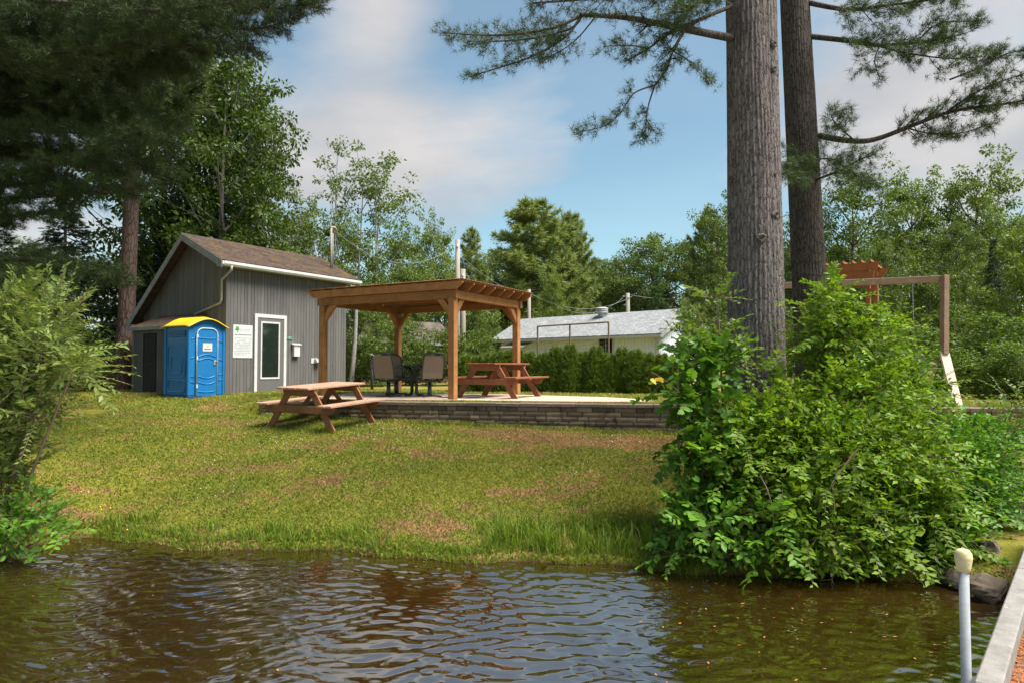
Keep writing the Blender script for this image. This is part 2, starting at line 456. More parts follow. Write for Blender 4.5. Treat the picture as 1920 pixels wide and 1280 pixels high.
M['plaque'] = mat('green_plaque', (0.005, 0.13, 0.075), None, 0.4)
M['metal'] = mat('grey_metal', (0.42, 0.43, 0.44), (0.34, 0.35, 0.36), 0.4, 8, metal=0.6)
M['dark_metal'] = mat('dark_green_grey_metal', (0.022, 0.028, 0.028), (0.03, 0.036, 0.036), 0.38, 8, spec=0.5)
M['sling'] = mat('tan_mesh_sling', (0.235, 0.17, 0.125), (0.185, 0.13, 0.097), 0.85, 60, None, 0.3, 160)
M['joint'] = mat('wall_joint_earth', (0.060, 0.045, 0.034), None, 0.95)
M['block'] = mat('split_concrete_block', (0.24, 0.17, 0.115), (0.15, 0.108, 0.075), 0.95, 9, None, 0.8, 40, 0.42, spots=((0.050, 0.040, 0.030), 3, 0.56), world=True)
M['cap'] = mat('concrete_cap', (0.20, 0.14, 0.105), (0.105, 0.075, 0.06), 0.95, 8, None, 0.6, 30, 0.15, spots=((0.36, 0.33, 0.29), 7, 0.60), world=True)
M['patio'] = mat('pale_concrete_pavers', (0.48, 0.37, 0.27), (0.40, 0.30, 0.22), 0.9, 4, None, 0.3, 30)
M['weather_wood'] = mat('grey_weathered_timber', (0.27, 0.25, 0.23), (0.17, 0.155, 0.14), 0.85, 9, None, 0.4, 60, 0.05, spots=((0.36, 0.345, 0.32), 16, 0.62))
M['paver'] = mat('red_brown_pavers', (0.27, 0.16, 0.125), (0.19, 0.11, 0.09), 0.9, 8, None, 0.4, 60, 0.15)
M['litter'] = leafmat('orange_pine_needles', (0.20, 0.065, 0.020), (0.40, 0.16, 0.055), None, 0.1)
M['stone'] = mat('shore_stone', (0.125, 0.092, 0.062), (0.055, 0.045, 0.033), 0.85, 5, None, 0.7, 18, 0.2)
M['concrete'] = mat('weathered_concrete', (0.24, 0.185, 0.155), (0.14, 0.11, 0.09), 0.9, 7, None, 0.5, 40, 0.1)
M['pipe'] = mat('galvanised_pipe', (0.27, 0.285, 0.30), (0.21, 0.22, 0.235), 0.6, 30, None, 0.15, 90)
M['rubber'] = mat('black_sleeve', (0.015, 0.015, 0.017), None, 0.6)
M['foam'] = mat('cream_foam_cap', (0.62, 0.55, 0.30), (0.50, 0.42, 0.22), 0.8, 18, None, 0.5, 50)
M['swing_wood'] = mat('brown_swing_timber', (0.33, 0.22, 0.15), (0.23, 0.145, 0.095), 0.8, 8, None, 0.3, 40, 0.06)
M['pale_wood'] = mat('pale_leg_wood', (0.66, 0.52, 0.42), (0.55, 0.42, 0.33), 0.8, 8, None, 0.2, 40, spots=((0.4, 0.28, 0.2), 12, 0.66))
M['tower_wood'] = mat('orange_cedar_wood', (0.33, 0.115, 0.038), (0.24, 0.08, 0.028), 0.7, 6, None, 0.2, 30, 0.12)
M['pole'] = mat('grey_pole_wood', (0.30, 0.27, 0.23), (0.22, 0.195, 0.165), 0.9, 8, (1, 1, 0.1), 0.3, 30)
M['cable'] = mat('pale_cable', (0.20, 0.21, 0.21), None, 0.6)
M['bark_near'] = bark_material('grey_pine_bark', (0.130, 0.109, 0.101), (0.200, 0.172, 0.162), (0.040, 0.032, 0.029), 2.0)
M['bark_dark'] = bark_material('dark_pine_bark', (0.070, 0.056, 0.046), (0.115, 0.096, 0.082), (0.028, 0.022, 0.018), 2.0)
M['bark_red'] = bark_material('reddish_pine_bark', (0.055, 0.036, 0.028), (0.088, 0.060, 0.048), (0.015, 0.010, 0.008))
M['bark_far'] = mat('tree_bark', (0.14, 0.125, 0.11), (0.08, 0.07, 0.06), 0.9, 5)
M['bark_pale'] = mat('pale_bark', (0.30, 0.29, 0.27), (0.16, 0.15, 0.14), 0.9, 5)
M['twig'] = mat('brown_twigs', (0.20, 0.135, 0.09), (0.12, 0.085, 0.06), 0.9, 8)
M['knot'] = bark_material('knot_bark', (0.085, 0.07, 0.062), (0.17, 0.15, 0.13), (0.015, 0.012, 0.01), 1.8)
M['leaf_mid'] = leafmat('broad_leaves', (0.042, 0.080, 0.011), (0.100, 0.145, 0.022))
M['leaf_light'] = leafmat('light_leaves', (0.060, 0.105, 0.016), (0.135, 0.185, 0.036))
M['leaf_bright'] = leafmat('bright_shrub_leaves', (0.055, 0.140, 0.006), (0.165, 0.265, 0.015), (0.22, 0.24, 0.03), 0.38)
M['leaf_deep'] = leafmat('deep_green_leaves', (0.036, 0.105, 0.010), (0.095, 0.195, 0.020))
M['leaf_silver'] = leafmat('silvery_willow_leaves', (0.070, 0.110, 0.020), (0.165, 0.205, 0.055), (0.26, 0.29, 0.17), 0.3)
M['leaf_yellow'] = leafmat('yellowing_leaves', (0.30, 0.30, 0.03), (0.46, 0.30, 0.03))
M['needle'] = leafmat('pine_needles', (0.028, 0.052, 0.014), (0.065, 0.098, 0.026), None, 0.15)
M['needle_light'] = leafmat('soft_pine_needles', (0.075, 0.105, 0.032), (0.145, 0.175, 0.058), None, 0.25)
M['spruce'] = leafmat('spruce_needles', (0.014, 0.032, 0.010), (0.036, 0.066, 0.018), None, 0.1)
M['cedar'] = leafmat('cedar_sprays', (0.045, 0.085, 0.014), (0.110, 0.155, 0.028), None, 0.25)
M['flower'] = leafmat('white_clover', (0.62, 0.62, 0.56), (0.78, 0.78, 0.72), None, 0.2)
M['buttercup'] = leafmat('yellow_petals', (0.70, 0.52, 0.02), (0.80, 0.62, 0.03), None, 0.2)
def glass_material():
    m, N, L, P = nodes_of('dark_glass')
    P.inputs['Base Color'].default_value = (0.012, 0.018, 0.014, 1); P.inputs['Roughness'].default_value = 0.04
    P.inputs['Specular IOR Level'].default_value = 0.9
    return m
M['glass'] = glass_material()

# ------------------------------------------------------------------ ground, water
def build_ground():
    xs = np.unique(np.concatenate([np.linspace(-300, -40, 14), np.linspace(-40, -14, 14), np.arange(-14, 12.01, 0.2), np.linspace(12, 40, 14), np.linspace(40, 300, 14)]))
    t1 = np.concatenate([np.linspace(-4, -0.5, 8), np.linspace(-0.4, 0, 9), np.linspace(0.015, 1, 46)])
    s2 = np.concatenate([[0.06, 0.10, 0.13, 0.16, 0.20, 0.24], np.linspace(0.4, 10, 34), np.linspace(11, 60, 22), np.linspace(70, 500, 12)])
    rows = []
    for t in t1:
        ys = shore_y(xs); yw = wall_y(np.clip(xs, -14, 14)); sp = np.maximum(yw - ys, 0.5)
        rows.append(np.stack([xs, ys + t * sp], 1))
    for s in s2:
        rows.append(np.stack([xs, wall_y(np.clip(xs, -14, 14)) + s], 1))
    A = np.array(rows)
    Z = gh(A[..., 0], A[..., 1])
    V = np.concatenate([A, Z[..., None]], 2).reshape(-1, 3)
    nr, nc = A.shape[:2]
    i = np.arange(nr - 1)[:, None] * nc + np.arange(nc - 1)[None, :]
    Q = np.stack([i, i + 1, i + 1 + nc, i + nc], -1).reshape(-1, 4)
    o = link('ground', mesh_np('ground', V, [Q]), M['ground'], smooth=True)
    tag(o, 'sloping mown lawn bank with dry patches above the water', 'ground', kind='structure')
build_ground()

def build_water():
    xs = np.unique(np.round(np.concatenate([np.linspace(-60, -7.1, 34), np.arange(-7, 5.2, 0.018), np.linspace(5.3, 60, 30)]), 4))
    ys = np.unique(np.round(np.concatenate([np.linspace(-60, 2.7, 50), np.arange(2.8, 8.2, 0.018), [9, 10]]), 4))
    X, Y = np.meshgrid(xs, ys)
    Z = np.zeros_like(X)
    rg = np.random.default_rng(4)
    X0, Y0 = X, Y
    X = X0 + 0.16 * np.sin(1.9 * Y0 + 0.6 * X0) + 0.05 * np.sin(5.3 * X0 - 2.1 * Y0); Y = Y0 + 0.10 * np.sin(1.7 * X0 + 1.1 * Y0 + 1) + 0.03 * np.sin(6.1 * X0 + 3.1 * Y0)
    for k in range(60):
        lam = 0.050 * (5.0 ** (rg.random() ** 1.4)); kk = 2 * math.pi / lam
        ang = rg.normal(math.radians(82), math.radians(25))
        a = 0.043 / kk * rg.uniform(0.6, 1.3) * (1.05 if lam > 0.16 else 0.85)
        Z += a * np.sin(kk * (X * math.cos(ang) + Y * math.sin(ang)) + rg.random() * 6.28 + 0.8 * np.sin(0.9 * X + 0.7 * Y + k))
    gust = 0.66 + 0.30 * np.sin(0.8 * X + 0.3 * Y + 1.0) * np.sin(0.55 * Y - 0.5 * X + 0.4) + 0.22 * np.sin(2.9 * X + 1.7 * Y) * np.sin(1.3 * X - 2.4 * Y + 2) + 0.12 * np.sin(5.1 * X - 3 * Y) * np.sin(4.3 * Y + 2 * X)
    Z *= gust
    V = np.stack([X0, Y0, Z], -1).reshape(-1, 3)
    nr, nc = X.shape
    i = np.arange(nr - 1)[:, None] * nc + np.arange(nc - 1)[None, :]
    Q = np.stack([i, i + 1, i + 1 + nc, i + nc], -1).reshape(-1, 4)
    o = link('water', mesh_np('water', V, [Q]), M['water'], smooth=True)
    tag(o, 'dark brown rippled lake water reflecting the sky', 'water', kind='structure')
build_water()

# ------------------------------------------------------------------ pier with kerb timbers
PD = Vector((0.657, 0.754, 0)); PN = Vector((0.754, -0.657, 0))       # along the pier, and across it away from the water
P0 = Vector((2.06, 3.05, 0))
PIER_RZ = math.atan2(PD.y, PD.x)                                      # local x runs along the pier, local -y across it
def build_pier():
    t = thing('pier', (P0.x, P0.y, 0), PIER_RZ)
    tag(t, 'paved pier with grey timber kerb and orange pine needles', 'pier')
    part('pier_body', M['stone'], t, (-7, 4.2, -2.6, -0.02, -1.2, 0.46))
    for k in range(5):
        x0 = -6.8 + k * 2.3
        m = MB(); m.box(x0, x0 + 2.285, -0.105, 0.0, 0.40, 0.60); m.build('kerb_timber', M['weather_wood'], t, bevel=0.008)
    proto = None
    for r in range(-10, 18):
        for c in range(3):
            x = r * 0.205; y = -0.112 - c * 0.205 - 0.1
            if proto is None:
                proto = MB().box(-0.1, 0.1, -0.1, 0.1, -0.03, 0.0).mesh('paver'); proto.materials.append(M['paver'])
            o = link('paver', proto, None, t); o.location = (x + random.uniform(-.002, .002), y, 0.492 + random.uniform(-.003, .003))
    part('pier_deck', M['paver'], t, (-7, 4.2, -2.59, -0.74, 0.46, 0.488))
    # fallen needles lie along the kerb
    n = 5200
    rg = np.random.default_rng(8)
    x = rg.uniform(-1.2, 3.6, n); y = -0.11 - np.abs(rg.normal(0, 0.16, n))
    a = rg.uniform(0, math.pi, n); ln = rg.uniform(0.04, 0.09, n)
    p = np.stack([x, y, 0.497 + rg.uniform(0, 0.010, n)], 1)
    d = np.stack([np.cos(a), np.sin(a), rg.normal(0, 0.08, n)], 1); s = np.stack([-np.sin(a), np.cos(a), 0 * a], 1) * 0.003
    V = np.stack([p - s, p + s, p + d * ln[:, None]], 1).reshape(-1, 3)
    o = link('needle_litter', mesh_np('needle_litter', V, [np.arange(n * 3).reshape(-1, 3)]), M['litter'], t)
    o['kind'] = 'stuff'
build_pier()

def build_post():
    p = P0 + PD * 0.24 - PN * 0.045
    t = thing('mooring_pipe', (p.x, p.y, -0.6), 0, 'grey pipe with cream foam cap standing beside the pier kerb', 'pipe')
    MB().lathe([(0.022, 0), (0.022, 1.68)], 18).build('pipe', M['pipe'], t, smooth=True)
    MB().lathe([(0.029, 0.3), (0.029, 0.90), (0.024, 0.905)], 18).build('sleeve', M['rubber'], t)
    MB().lathe([(0.020, 1.655), (0.029, 1.66), (0.031, 1.68), (0.035, 1.70), (0.038, 1.722), (0.036, 1.745), (0.027, 1.760), (0.010, 1.766)], 20).build('foam_cap', M['foam'], t, smooth=True)
build_post()

def rock(name, c, r, label, seed, group=None, matn='stone'):
    rg = np.random.default_rng(seed)
    m = MB(); n, k = 22, 14
    m.lathe([(max(math.sin(math.pi * i / (k - 1)), 0.02), -math.cos(math.pi * i / (k - 1))) for i in range(k)], n)
    V = np.array(m.v)
    for q in range(9):
        d = rg.normal(0, 1, 3); d /= np.linalg.norm(d)
        h = V @ d; lim = rg.uniform(0.45, 0.8)
        V -= np.maximum(h - lim, 0)[:, None] * d * 0.85
    for q in range(8):
        d = rg.normal(0, 1, 3) * rg.uniform(2, 9); V *= 1 + 0.035 * np.sin(V @ d + rg.uniform(0, 6))[:, None]
    V *= np.array(r)
    m.v = [tuple(v) for v in V]
    o = m.build(name, M[matn], None, smooth=False)
    o.location = c; o.rotation_euler = (0, 0, rg.uniform(0, 6))
    return tag(o, label, 'rock', group)
for k, (px, py, d, r, lb) in enumerate(((1853, 1105, 5.95, (.22, .16, .15), 'brown boulder at the waterline touching the pier kerb'), (1790, 1085, 6.3, (.18, .14, .12), 'brown boulder under the rounded leaves at the waterline'), (1845, 1030, 6.7, (.2, .16, .17), 'brown boulder higher on the bank behind the waterline boulder'))):
    p = at(px, py, d)
    rock('boulder', (p.x, p.y, max(p.z - 0.02, 0.0)), r, lb, 20 + k)

def build_steps():
    for k, (px, py, d, l) in enumerate(((1915, 935, 7.5, 'lower'), (1912, 905, 8.2, 'upper'))):
        p = at(px, py, d)
        m = MB().box(-0.25, 0.7, -0.18, 0.18, -0.5, 0.0)
        o = m.build('stone_step', M['concrete'], None, bevel=0.015)
        o.location = (p.x, p.y, p.z); o.rotation_euler = (0, 0, -0.35)
        tag(o, l + ' concrete step block on the needle strewn bank', 'step')
build_steps()

def build_floaters():
    rg = np.random.default_rng(14); n = 90
    x = np.concatenate([rg.uniform(-4.5, 4, 45), rg.uniform(1.2, 3.2, 45)]); y = np.concatenate([rg.uniform(3.4, 7.2, 45), rg.uniform(3.6, 6.0, 45)])
    a = rg.uniform(0, 6.28, n); l = rg.uniform(.008, .022, n); p = np.stack([x, y, np.full(n, .012)], 1)
    d = np.stack([np.cos(a), np.sin(a), 0 * a], 1) * l[:, None]; s_ = np.stack([-np.sin(a), np.cos(a), 0 * a], 1) * (l * .4)[:, None]
    V = np.stack([p - d, p + s_, p + d, p - s_], 1).reshape(-1, 3)
    o = link('floating_debris', mesh_np('floating_debris', V, [np.arange(n * 4).reshape(-1, 4)]), M['litter'])
    tag(o, 'tiny orange leaf bits floating on the lake', 'debris', kind='stuff')
build_floaters()

# ------------------------------------------------------------------ retaining wall
WALL_RZ = math.atan(-0.186)
def build_wall():
    x0 = -5.2
    t = thing('retaining_wall', (x0, wall_y(x0), 0), WALL_RZ, 'low brown concrete block retaining wall below the patio', 'wall')
    rg = random.Random(3)
    protos = []
    for k in range(4):
        m = MB(); n = 6; vs = []
        for j in range(3):
            for i in range(n):
                vs.append((i / (n - 1), -0.010 * math.sin(math.pi * i / (n - 1)) - rg.uniform(0, 0.010) if j == 1 else -0.0, j / 2))
        b = len(vs)
        vs += [(0, 0.22, 0), (1, 0.22, 0), (1, 0.22, 1), (0, 0.22, 1)]
        fs = [(j * n + i, j * n + i + 1, (j + 1) * n + i + 1, (j + 1) * n + i) for j in range(2) for i in range(n - 1)]
        fs += [tuple([2 * n + i for i in range(n)]) + (b + 2, b + 3), tuple([i for i in range(n - 1, -1, -1)]) + (b, b + 1),
               (0, n, 2 * n, b + 3, b), (n - 1, b + 1, b + 2, 3 * n - 1, 2 * n - 1), (b, b + 3, b + 2, b + 1)]
        m.add(vs, fs); me = m.mesh('block'); me.materials.append(M['block']); protos.append(me)
    LEN = 14.2
    nb = 0
    for c in range(6):
        x = -rg.uniform(0, 0.15); z = 1.265 - (c + 1) * 0.088
        while x < LEN:
            w = rg.choice((0.2, 0.3, 0.3, 0.4, 0.42))
            if x + w > 9.5: w = 0.6
            o = link('block', protos[rg.randrange(4)], None, t)
            o.location = (x, 0.004 * (5 - c) * -1 + 0.012 + rg.uniform(-.005, .005), z + 0.002); o.scale = (w - 0.014, 1, 0.082)
            x += w; nb += 1
    x = -0.02
    while x < LEN:
        w = rg.choice((0.42, 0.45, 0.6))
        m = MB().box(0, w - 0.006, -0.045, 0.26, 1.267, 1.330 + rg.uniform(-0.003, 0.003))
        o = m.build('cap_block', M['cap'], t, bevel=0.006); o.location = (x, 0, 0); x += w
    m = MB().box(-0.0, LEN, 0.045, 0.2, 0.4, 1.262); m.build('core', M['joint'], t)
build_wall()

def build_patio():
    t = thing('patio', (-5.2, wall_y(-5.2), 0), WALL_RZ)
    o = MB().prism([(0.3, 0.62), (7.0, 0.60), (7.9, 0.85), (7.9, 1.6), (7.0, 2.5), (4.5, 3.6), (0.3, 3.7)], 'z', 1.25, 1.345).build('paving', M['patio'], t)
    t['kind'] = 'structure'; t['label'] = 'pale paved patio under the wooden pergola'
build_patio()

# ------------------------------------------------------------------ grey shed
SU = Vector((0.5228, 0.8525, 0)); SV = Vector((-0.8525, 0.5228, 0))
SA = Vector((-7.73, 18.0, 0)); SZ = 1.27
SRZ = math.atan2(SU.y, SU.x)
def shed_pt(x, y, z): return SA + SU * x + SV * y + Vector((0, 0, SZ + z))
def build_shed():
    t = thing('grey_shed', (SA.x, SA.y, SZ), SRZ, 'tall grey board shed with mossy brown roof and glazed door', 'shed')
    L_, D_ = 4.4, 3.95
    WT = 3.66; RY = 1.55; RZ_ = 4.42; BZ = 2.25      # wall top, ridge y, ridge z, rear wall top
    def roofz(y): return WT + (RZ_ - WT) * y / RY if y < RY else RZ_ - (RZ_ - BZ) * (y - RY) / (D_ - RY)
    # backing shell
    m = MB(); m.prism([(0.0, -0.3), (D_, -0.3), (D_, BZ - .03), (RY, RZ_ - .03), (0.0, WT - .03)], 'x', 0.0, L_); m.build('shell', M['grey_back'], t)
    # front boards (facing local -y), door opening left free
    w = 0.11; n = int(L_ / w)
    for i in range(n):
        a = i * L_ / n; b = a + L_ / n - 0.009
        z0 = -0.3
        if b > 0.90 and a < 1.94: z0 = 2.14
        part('board', M['grey_board'], t, (a, b, -0.016, -0.001, z0, WT - 0.02))
    n = int(D_ / w)
    for i in range(n):
        a = i * D_ / n; b = a + D_ / n - 0.009
        za, zb = roofz(a) - .03, roofz(b) - .03
        vs = [(-0.016, a, -0.3), (-0.001, a, -0.3), (-0.001, b, -0.3), (-0.016, b, -0.3), (-0.016, a, za), (-0.001, a, za), (-0.001, b, zb), (-0.016, b, zb)]
        m = MB(); m.add(vs, MB.BOX); m.build('board', M['grey_board'], t)
    part('corner_board', M['grey_board'], t, (-0.03, 0.07, -0.032, 0.05, -0.3, WT - 0.04))
    # roof: two slopes
    oh = 0.28; g0, g1 = -0.34, L_ + 0.34
    def slab(name, y0, z0, y1, z1, th=0.05):
        dy, dz = y1 - y0, z1 - z0; l = math.hypot(dy, dz); ny, nz = -dz / l * th, dy / l * th
        if nz < 0: ny, nz = -ny, -nz
        o = MB(); o.box(0, g1 - g0, 0, l, 0, th); ob = o.build(name, M['moss_roof'], t)
        ob.location = (g0, y0, z0); ob.rotation_euler = (math.atan2(dz, dy), 0, 0)
        return ob
    sl = (RZ_ - WT) / RY; sr = (RZ_ - BZ) / (D_ - RY)
    slab('roof_slope', -oh, WT - oh * sl + 0.01, RY, RZ_ + 0.01)
    slab('roof_slope', RY, RZ_ + 0.01, D_ + oh, BZ - oh * sr + 0.01)
    # verge boards on the two gables, fascia, gutter
    for x in (g0 - 0.022, g1 + 0.002):
        for (ya, za, yb, zb) in ((-oh, WT - oh * sl, RY, RZ_), (RY, RZ_, D_ + oh, BZ - oh * sr)):
            m = MB(); h = 0.16
            vs = [(x, ya, za - h), (x + .02, ya, za - h), (x + .02, yb, zb - h), (x, yb, zb - h), (x, ya, za + .05), (x + .02, ya, za + .05), (x + .02, yb, zb + .05), (x, yb, zb + .05)]
            m.add(vs, MB.BOX); m.build('verge_board', M['verge'], t)
    ez = WT - oh * sl
    part('soffit', M['fascia'], t, (g0 + 0.01, g1 - 0.01, -oh + 0.01, -0.02, ez - 0.09, ez - 0.07))
    m = MB(); m.prism([(-oh - 0.10, ez + 0.02), (-oh - 0.10, ez - 0.05), (-oh - 0.07, ez - 0.10), (-oh, ez - 0.10), (-oh, ez + 0.03), (-oh - 0.012, ez + 0.03), (-oh - 0.02, ez - 0.06), (-oh - 0.085, ez - 0.06), (-oh - 0.085, ez + 0.02)], 'x', g0, g1)
    m.build('gutter', M['white_trim'], t)
    m = MB(); m.tube([(-0.1, -oh - 0.06, ez - 0.08), (-0.1, -oh - 0.05, ez - 0.20), (-0.075, 0.10, ez - 0.42), (-0.065, 0.12, 2.55), (-0.07, 0.16, 2.47), (-0.075, 1.3, 2.2)], 0.032, 8)
    m.build('downspout', M['fascia'], t, smooth=True)
    # door
    d = part('door', M['door_grey'], t, (0.965, 1.875, -0.05, -0.004, 0.02, 2.13))
    part('door_panel_frame', M['white_trim'], d, (1.07, 1.73, -0.066, -0.05, 0.40, 0.45), (1.07, 1.73, -0.066, -0.05, 1.98, 2.03), (1.07, 1.115, -0.066, -0.05, 0.45, 1.98), (1.685, 1.73, -0.066, -0.05, 0.45, 1.98))
    part('pane', M['glass'], d, (1.115, 1.685, -0.058, -0.0505, 0.45, 1.98))
    part('paper_notice', M['paper'], d, (1.30, 1.53, -0.0605, -0.0585, 1.22, 1.53))
    MB().lathe([(0.0, 0), (0.03, 0.004), (0.034, 0.03), (0.02, 0.05), (0.008, 0.055)], 12).build('handle', M['metal'], d, smooth=True)
    h = d.children[-1]; h.location = (1.80, -0.05, 1.08); h.rotation_euler = (math.pi / 2, 0, 0)
    part('door_frame', M['white_trim'], t, (0.87, 0.962, -0.062, -0.002, -0.05, 2.235), (1.878, 1.97, -0.062, -0.002, -0.05, 2.235), (0.962, 1.878, -0.062, -0.002, 2.135, 2.235))
    part('threshold', M['white_trim'], t, (0.90, 2.25, -0.14, -0.004, -0.06, 0.01))
    # lean-to against the gable
    lx = -0.9
    lt = part('lean_to', M['grey_back'], t, (lx + 0.02, -0.02, 0.95, 2.88, -0.3, 1.74))
    for i in range(18):
        a = 0.93 + i * 0.11; b = a + 0.101
        z1 = 1.76
        if b > 1.76 and a < 2.30: z0 = 1.66
        else: z0 = -0.3
        part('board', M['grey_board'], lt, (lx - 0.012, lx + 0.003, a, b, z0, z1))
    for i in range(8):
        a = lx + 0.01 + i * 0.11
        part('board', M['grey_board'], lt, (a, a + 0.101, 0.935, 0.949, -0.3, 1.76))
    part('lattice_dark_sheet', M['dark'], lt, (lx + 0.012, lx + 0.0195, 1.77, 2.30, -0.2, 1.66))  # near-black sheet paints the unlit inside behind the lattice
    m = MB()
    for k in range(-8, 26):
        for s_ in (-1, 1):
            ya, yb = 1.775, 2.295
            za = k * 0.13; zb = za + s_ * 0.52
            if s_ < 0: za += 0.52; zb += 0.52
            # clip to opening
            def cl(y0, z0, y1, z1):
                lo, hi = 0.0, 1.0
                for lim, sg in ((-0.1, 1), (1.64, -1)):
                    f0 = sg * (z0 - lim); f1 = sg * (z1 - lim)
                    if f0 < 0 and f1 < 0: return None
                    if f0 < 0: lo = max(lo, f0 / (f0 - f1))
                    elif f1 < 0: hi = min(hi, f0 / (f0 - f1))
                if hi - lo < 0.05: return None
                return (y0 + (y1 - y0) * lo, z0 + (z1 - z0) * lo, y0 + (y1 - y0) * hi, z0 + (z1 - z0) * hi)
            r = cl(ya, za, yb, zb)
            if r: m.bar((lx - 0.002 * (1 + s_) + 0.004, r[0], r[1]), (lx - 0.002 * (1 + s_) + 0.004, r[2], r[3]), 0.03, 0.004, (1, 0, 0))
    m.build('lattice', M['lattice'], lt)
    m = MB(); m.add([(lx - .12, .85, 1.77), (0.0, .85, 2.16), (0.0, 2.98, 2.16), (lx - .12, 2.98, 1.77), (lx - .12, .85, 1.83), (0.0, .85, 2.22), (0.0, 2.98, 2.22), (lx - .12, 2.98, 1.83)], MB.BOX)
    m.build('lean_to_roof', M['moss_roof'], lt)
    part('lean_to_fascia', M['verge'], lt, (lx - .145, lx - .122, .84, 2.99, 1.74, 1.835))
    # service mast on the rear of the roof
    m = MB(); a = shed_pt(0, 0, 0)
    m.tube([(L_ - 0.2, 0.5, 3.7), (L_ - 0.2, 0.5, 5.35)], 0.035, 8); m.tube([(L_ - 0.08, 0.55, 3.7), (L_ - 0.08, 0.55, 5.15)], 0.022, 8)
    m.tube([(L_ - 0.25, 0.5, 5.33), (L_ + 0.0, 0.55, 5.36), (L_ + 0.08, 0.55, 5.25)], 0.04, 8)
    m.build('service_mast', M['pole'], t, smooth=True)
build_shed()

def on_shed(name, label, cat, x, z):
    p = shed_pt(x, -0.018, z)
    return thing(name, p, SRZ, label, cat)
def text(name, body, size, matl, parent, loc):
    cu = bpy.data.curves.new(name, 'FONT'); cu.body = body; cu.size = size; cu.align_x = 'CENTER'; cu.align_y = 'CENTER'; cu.extrude = 0.0008
    cu.materials.append(matl)
    tmp = bpy.data.objects.new(name, cu); C.objects.link(tmp)
    bpy.context.view_layer.update()
    me = bpy.data.meshes.new_from_object(tmp.evaluated_get(bpy.context.evaluated_depsgraph_get())); bpy.data.objects.remove(tmp)
    if not me.materials: me.materials.append(matl)
    o = bpy.data.objects.new(name, me); C.objects.link(o); o.parent = parent
    o.location = loc; o.rotation_euler = (math.pi / 2, 0, 0); return o

t = on_shed('notice_board', 'white printed notice with green tree emblem on the grey shed', 'sign', 0.51, 1.44)
part('panel', M['paper'], t, (-0.31, 0.31, -0.012, 0, -0.45, 0.45), bevel=0.004)
m = MB(); m.tube([(-0.185, -0.013, 0.245), (-0.185, -0.013, 0.31)], 0.008, 6)
m.build('emblem_trunk', M['ink'], t)
m = MB()
for (a, b, r) in ((-0.185, 0.345, 0.045), (-0.215, 0.325, 0.035), (-0.152, 0.325, 0.035), (-0.20, 0.375, 0.03), (-0.165, 0.375, 0.03)):
    m.prism([(a + r * math.cos(k * 0.628), b + r * math.sin(k * 0.628)) for k in range(10)], 'y', -0.0145 - r * 0.01, -0.0125)
m.build('emblem_crown', M['logo_green'], t)
m = MB()
for k in range(6):
    x = -0.09 + k * 0.058
    m.box(x, x + 0.010, -0.0135, -0.0122, 0.285, 0.345); m.box(x + 0.010, x + 0.036, -0.0135, -0.0122, 0.285 + 0.05 * (k % 2), 0.294 + 0.05 * (k % 2))
m.build('heading', M['ink_pale'], t)
rg_ = random.Random(2)
m = MB()
for k in range(16): m.box(-0.26 + k * 0.033, -0.26 + k * 0.033 + rg_.uniform(0.018, 0.031), -0.0135, -0.0122, 0.168, 0.192)
m.build('title_line', M['ink'], t)
m = MB()
for r in range(11):
    x = -0.265
    while x < 0.24:
        w = rg_.uniform(0.03, 0.11)
        if rg_.random() < 0.9: m.box(x, min(x + w, 0.265), -0.0135, -0.0122, 0.09 - r * 0.045, 0.102 - r * 0.045)
        x += w + 0.012
m.build('text_lines', M['ink_pale'], t)
t = on_shed('number_plaque', 'small green house number plaque beside the shed door', 'sign', 2.10, 1.60)
part('plate', M['plaque'], t, (-0.10, 0.10, -0.01, 0, -0.07, 0.07), bevel=0.004)
text('number', '122', 0.105, M['paper'], t, (0, -0.0105, 0))
t = on_shed('mailbox', 'white wall mailbox on the grey shed beside the door', 'mailbox', 2.32, 1.24)
part('box', M['white_trim'], t, (-0.11, 0.11, -0.10, 0, -0.19, 0.15), bevel=0.006)
m = MB(); m.prism([(-0.13, 0.15), (-0.13, 0.165), (0.0, 0.20), (0.0, 0.15)], 'x', -0.15, 0.15); m.build('lid', M['white_trim'], t)
t = on_shed('vent_hood', 'pale metal dryer vent hood on the lower shed wall', 'vent', 3.08, 0.93)
part('back_plate', M['white_trim'], t, (-0.14, 0.10, -0.015, 0, -0.08, 0.08))
m = MB(); m.prism([(-0.015, 0.07), (-0.10, 0.05), (-0.16, -0.05), (-0.12, -0.06), (-0.015, -0.03)], 'x', -0.03, 0.16); m.build('hood', M['metal'], t)

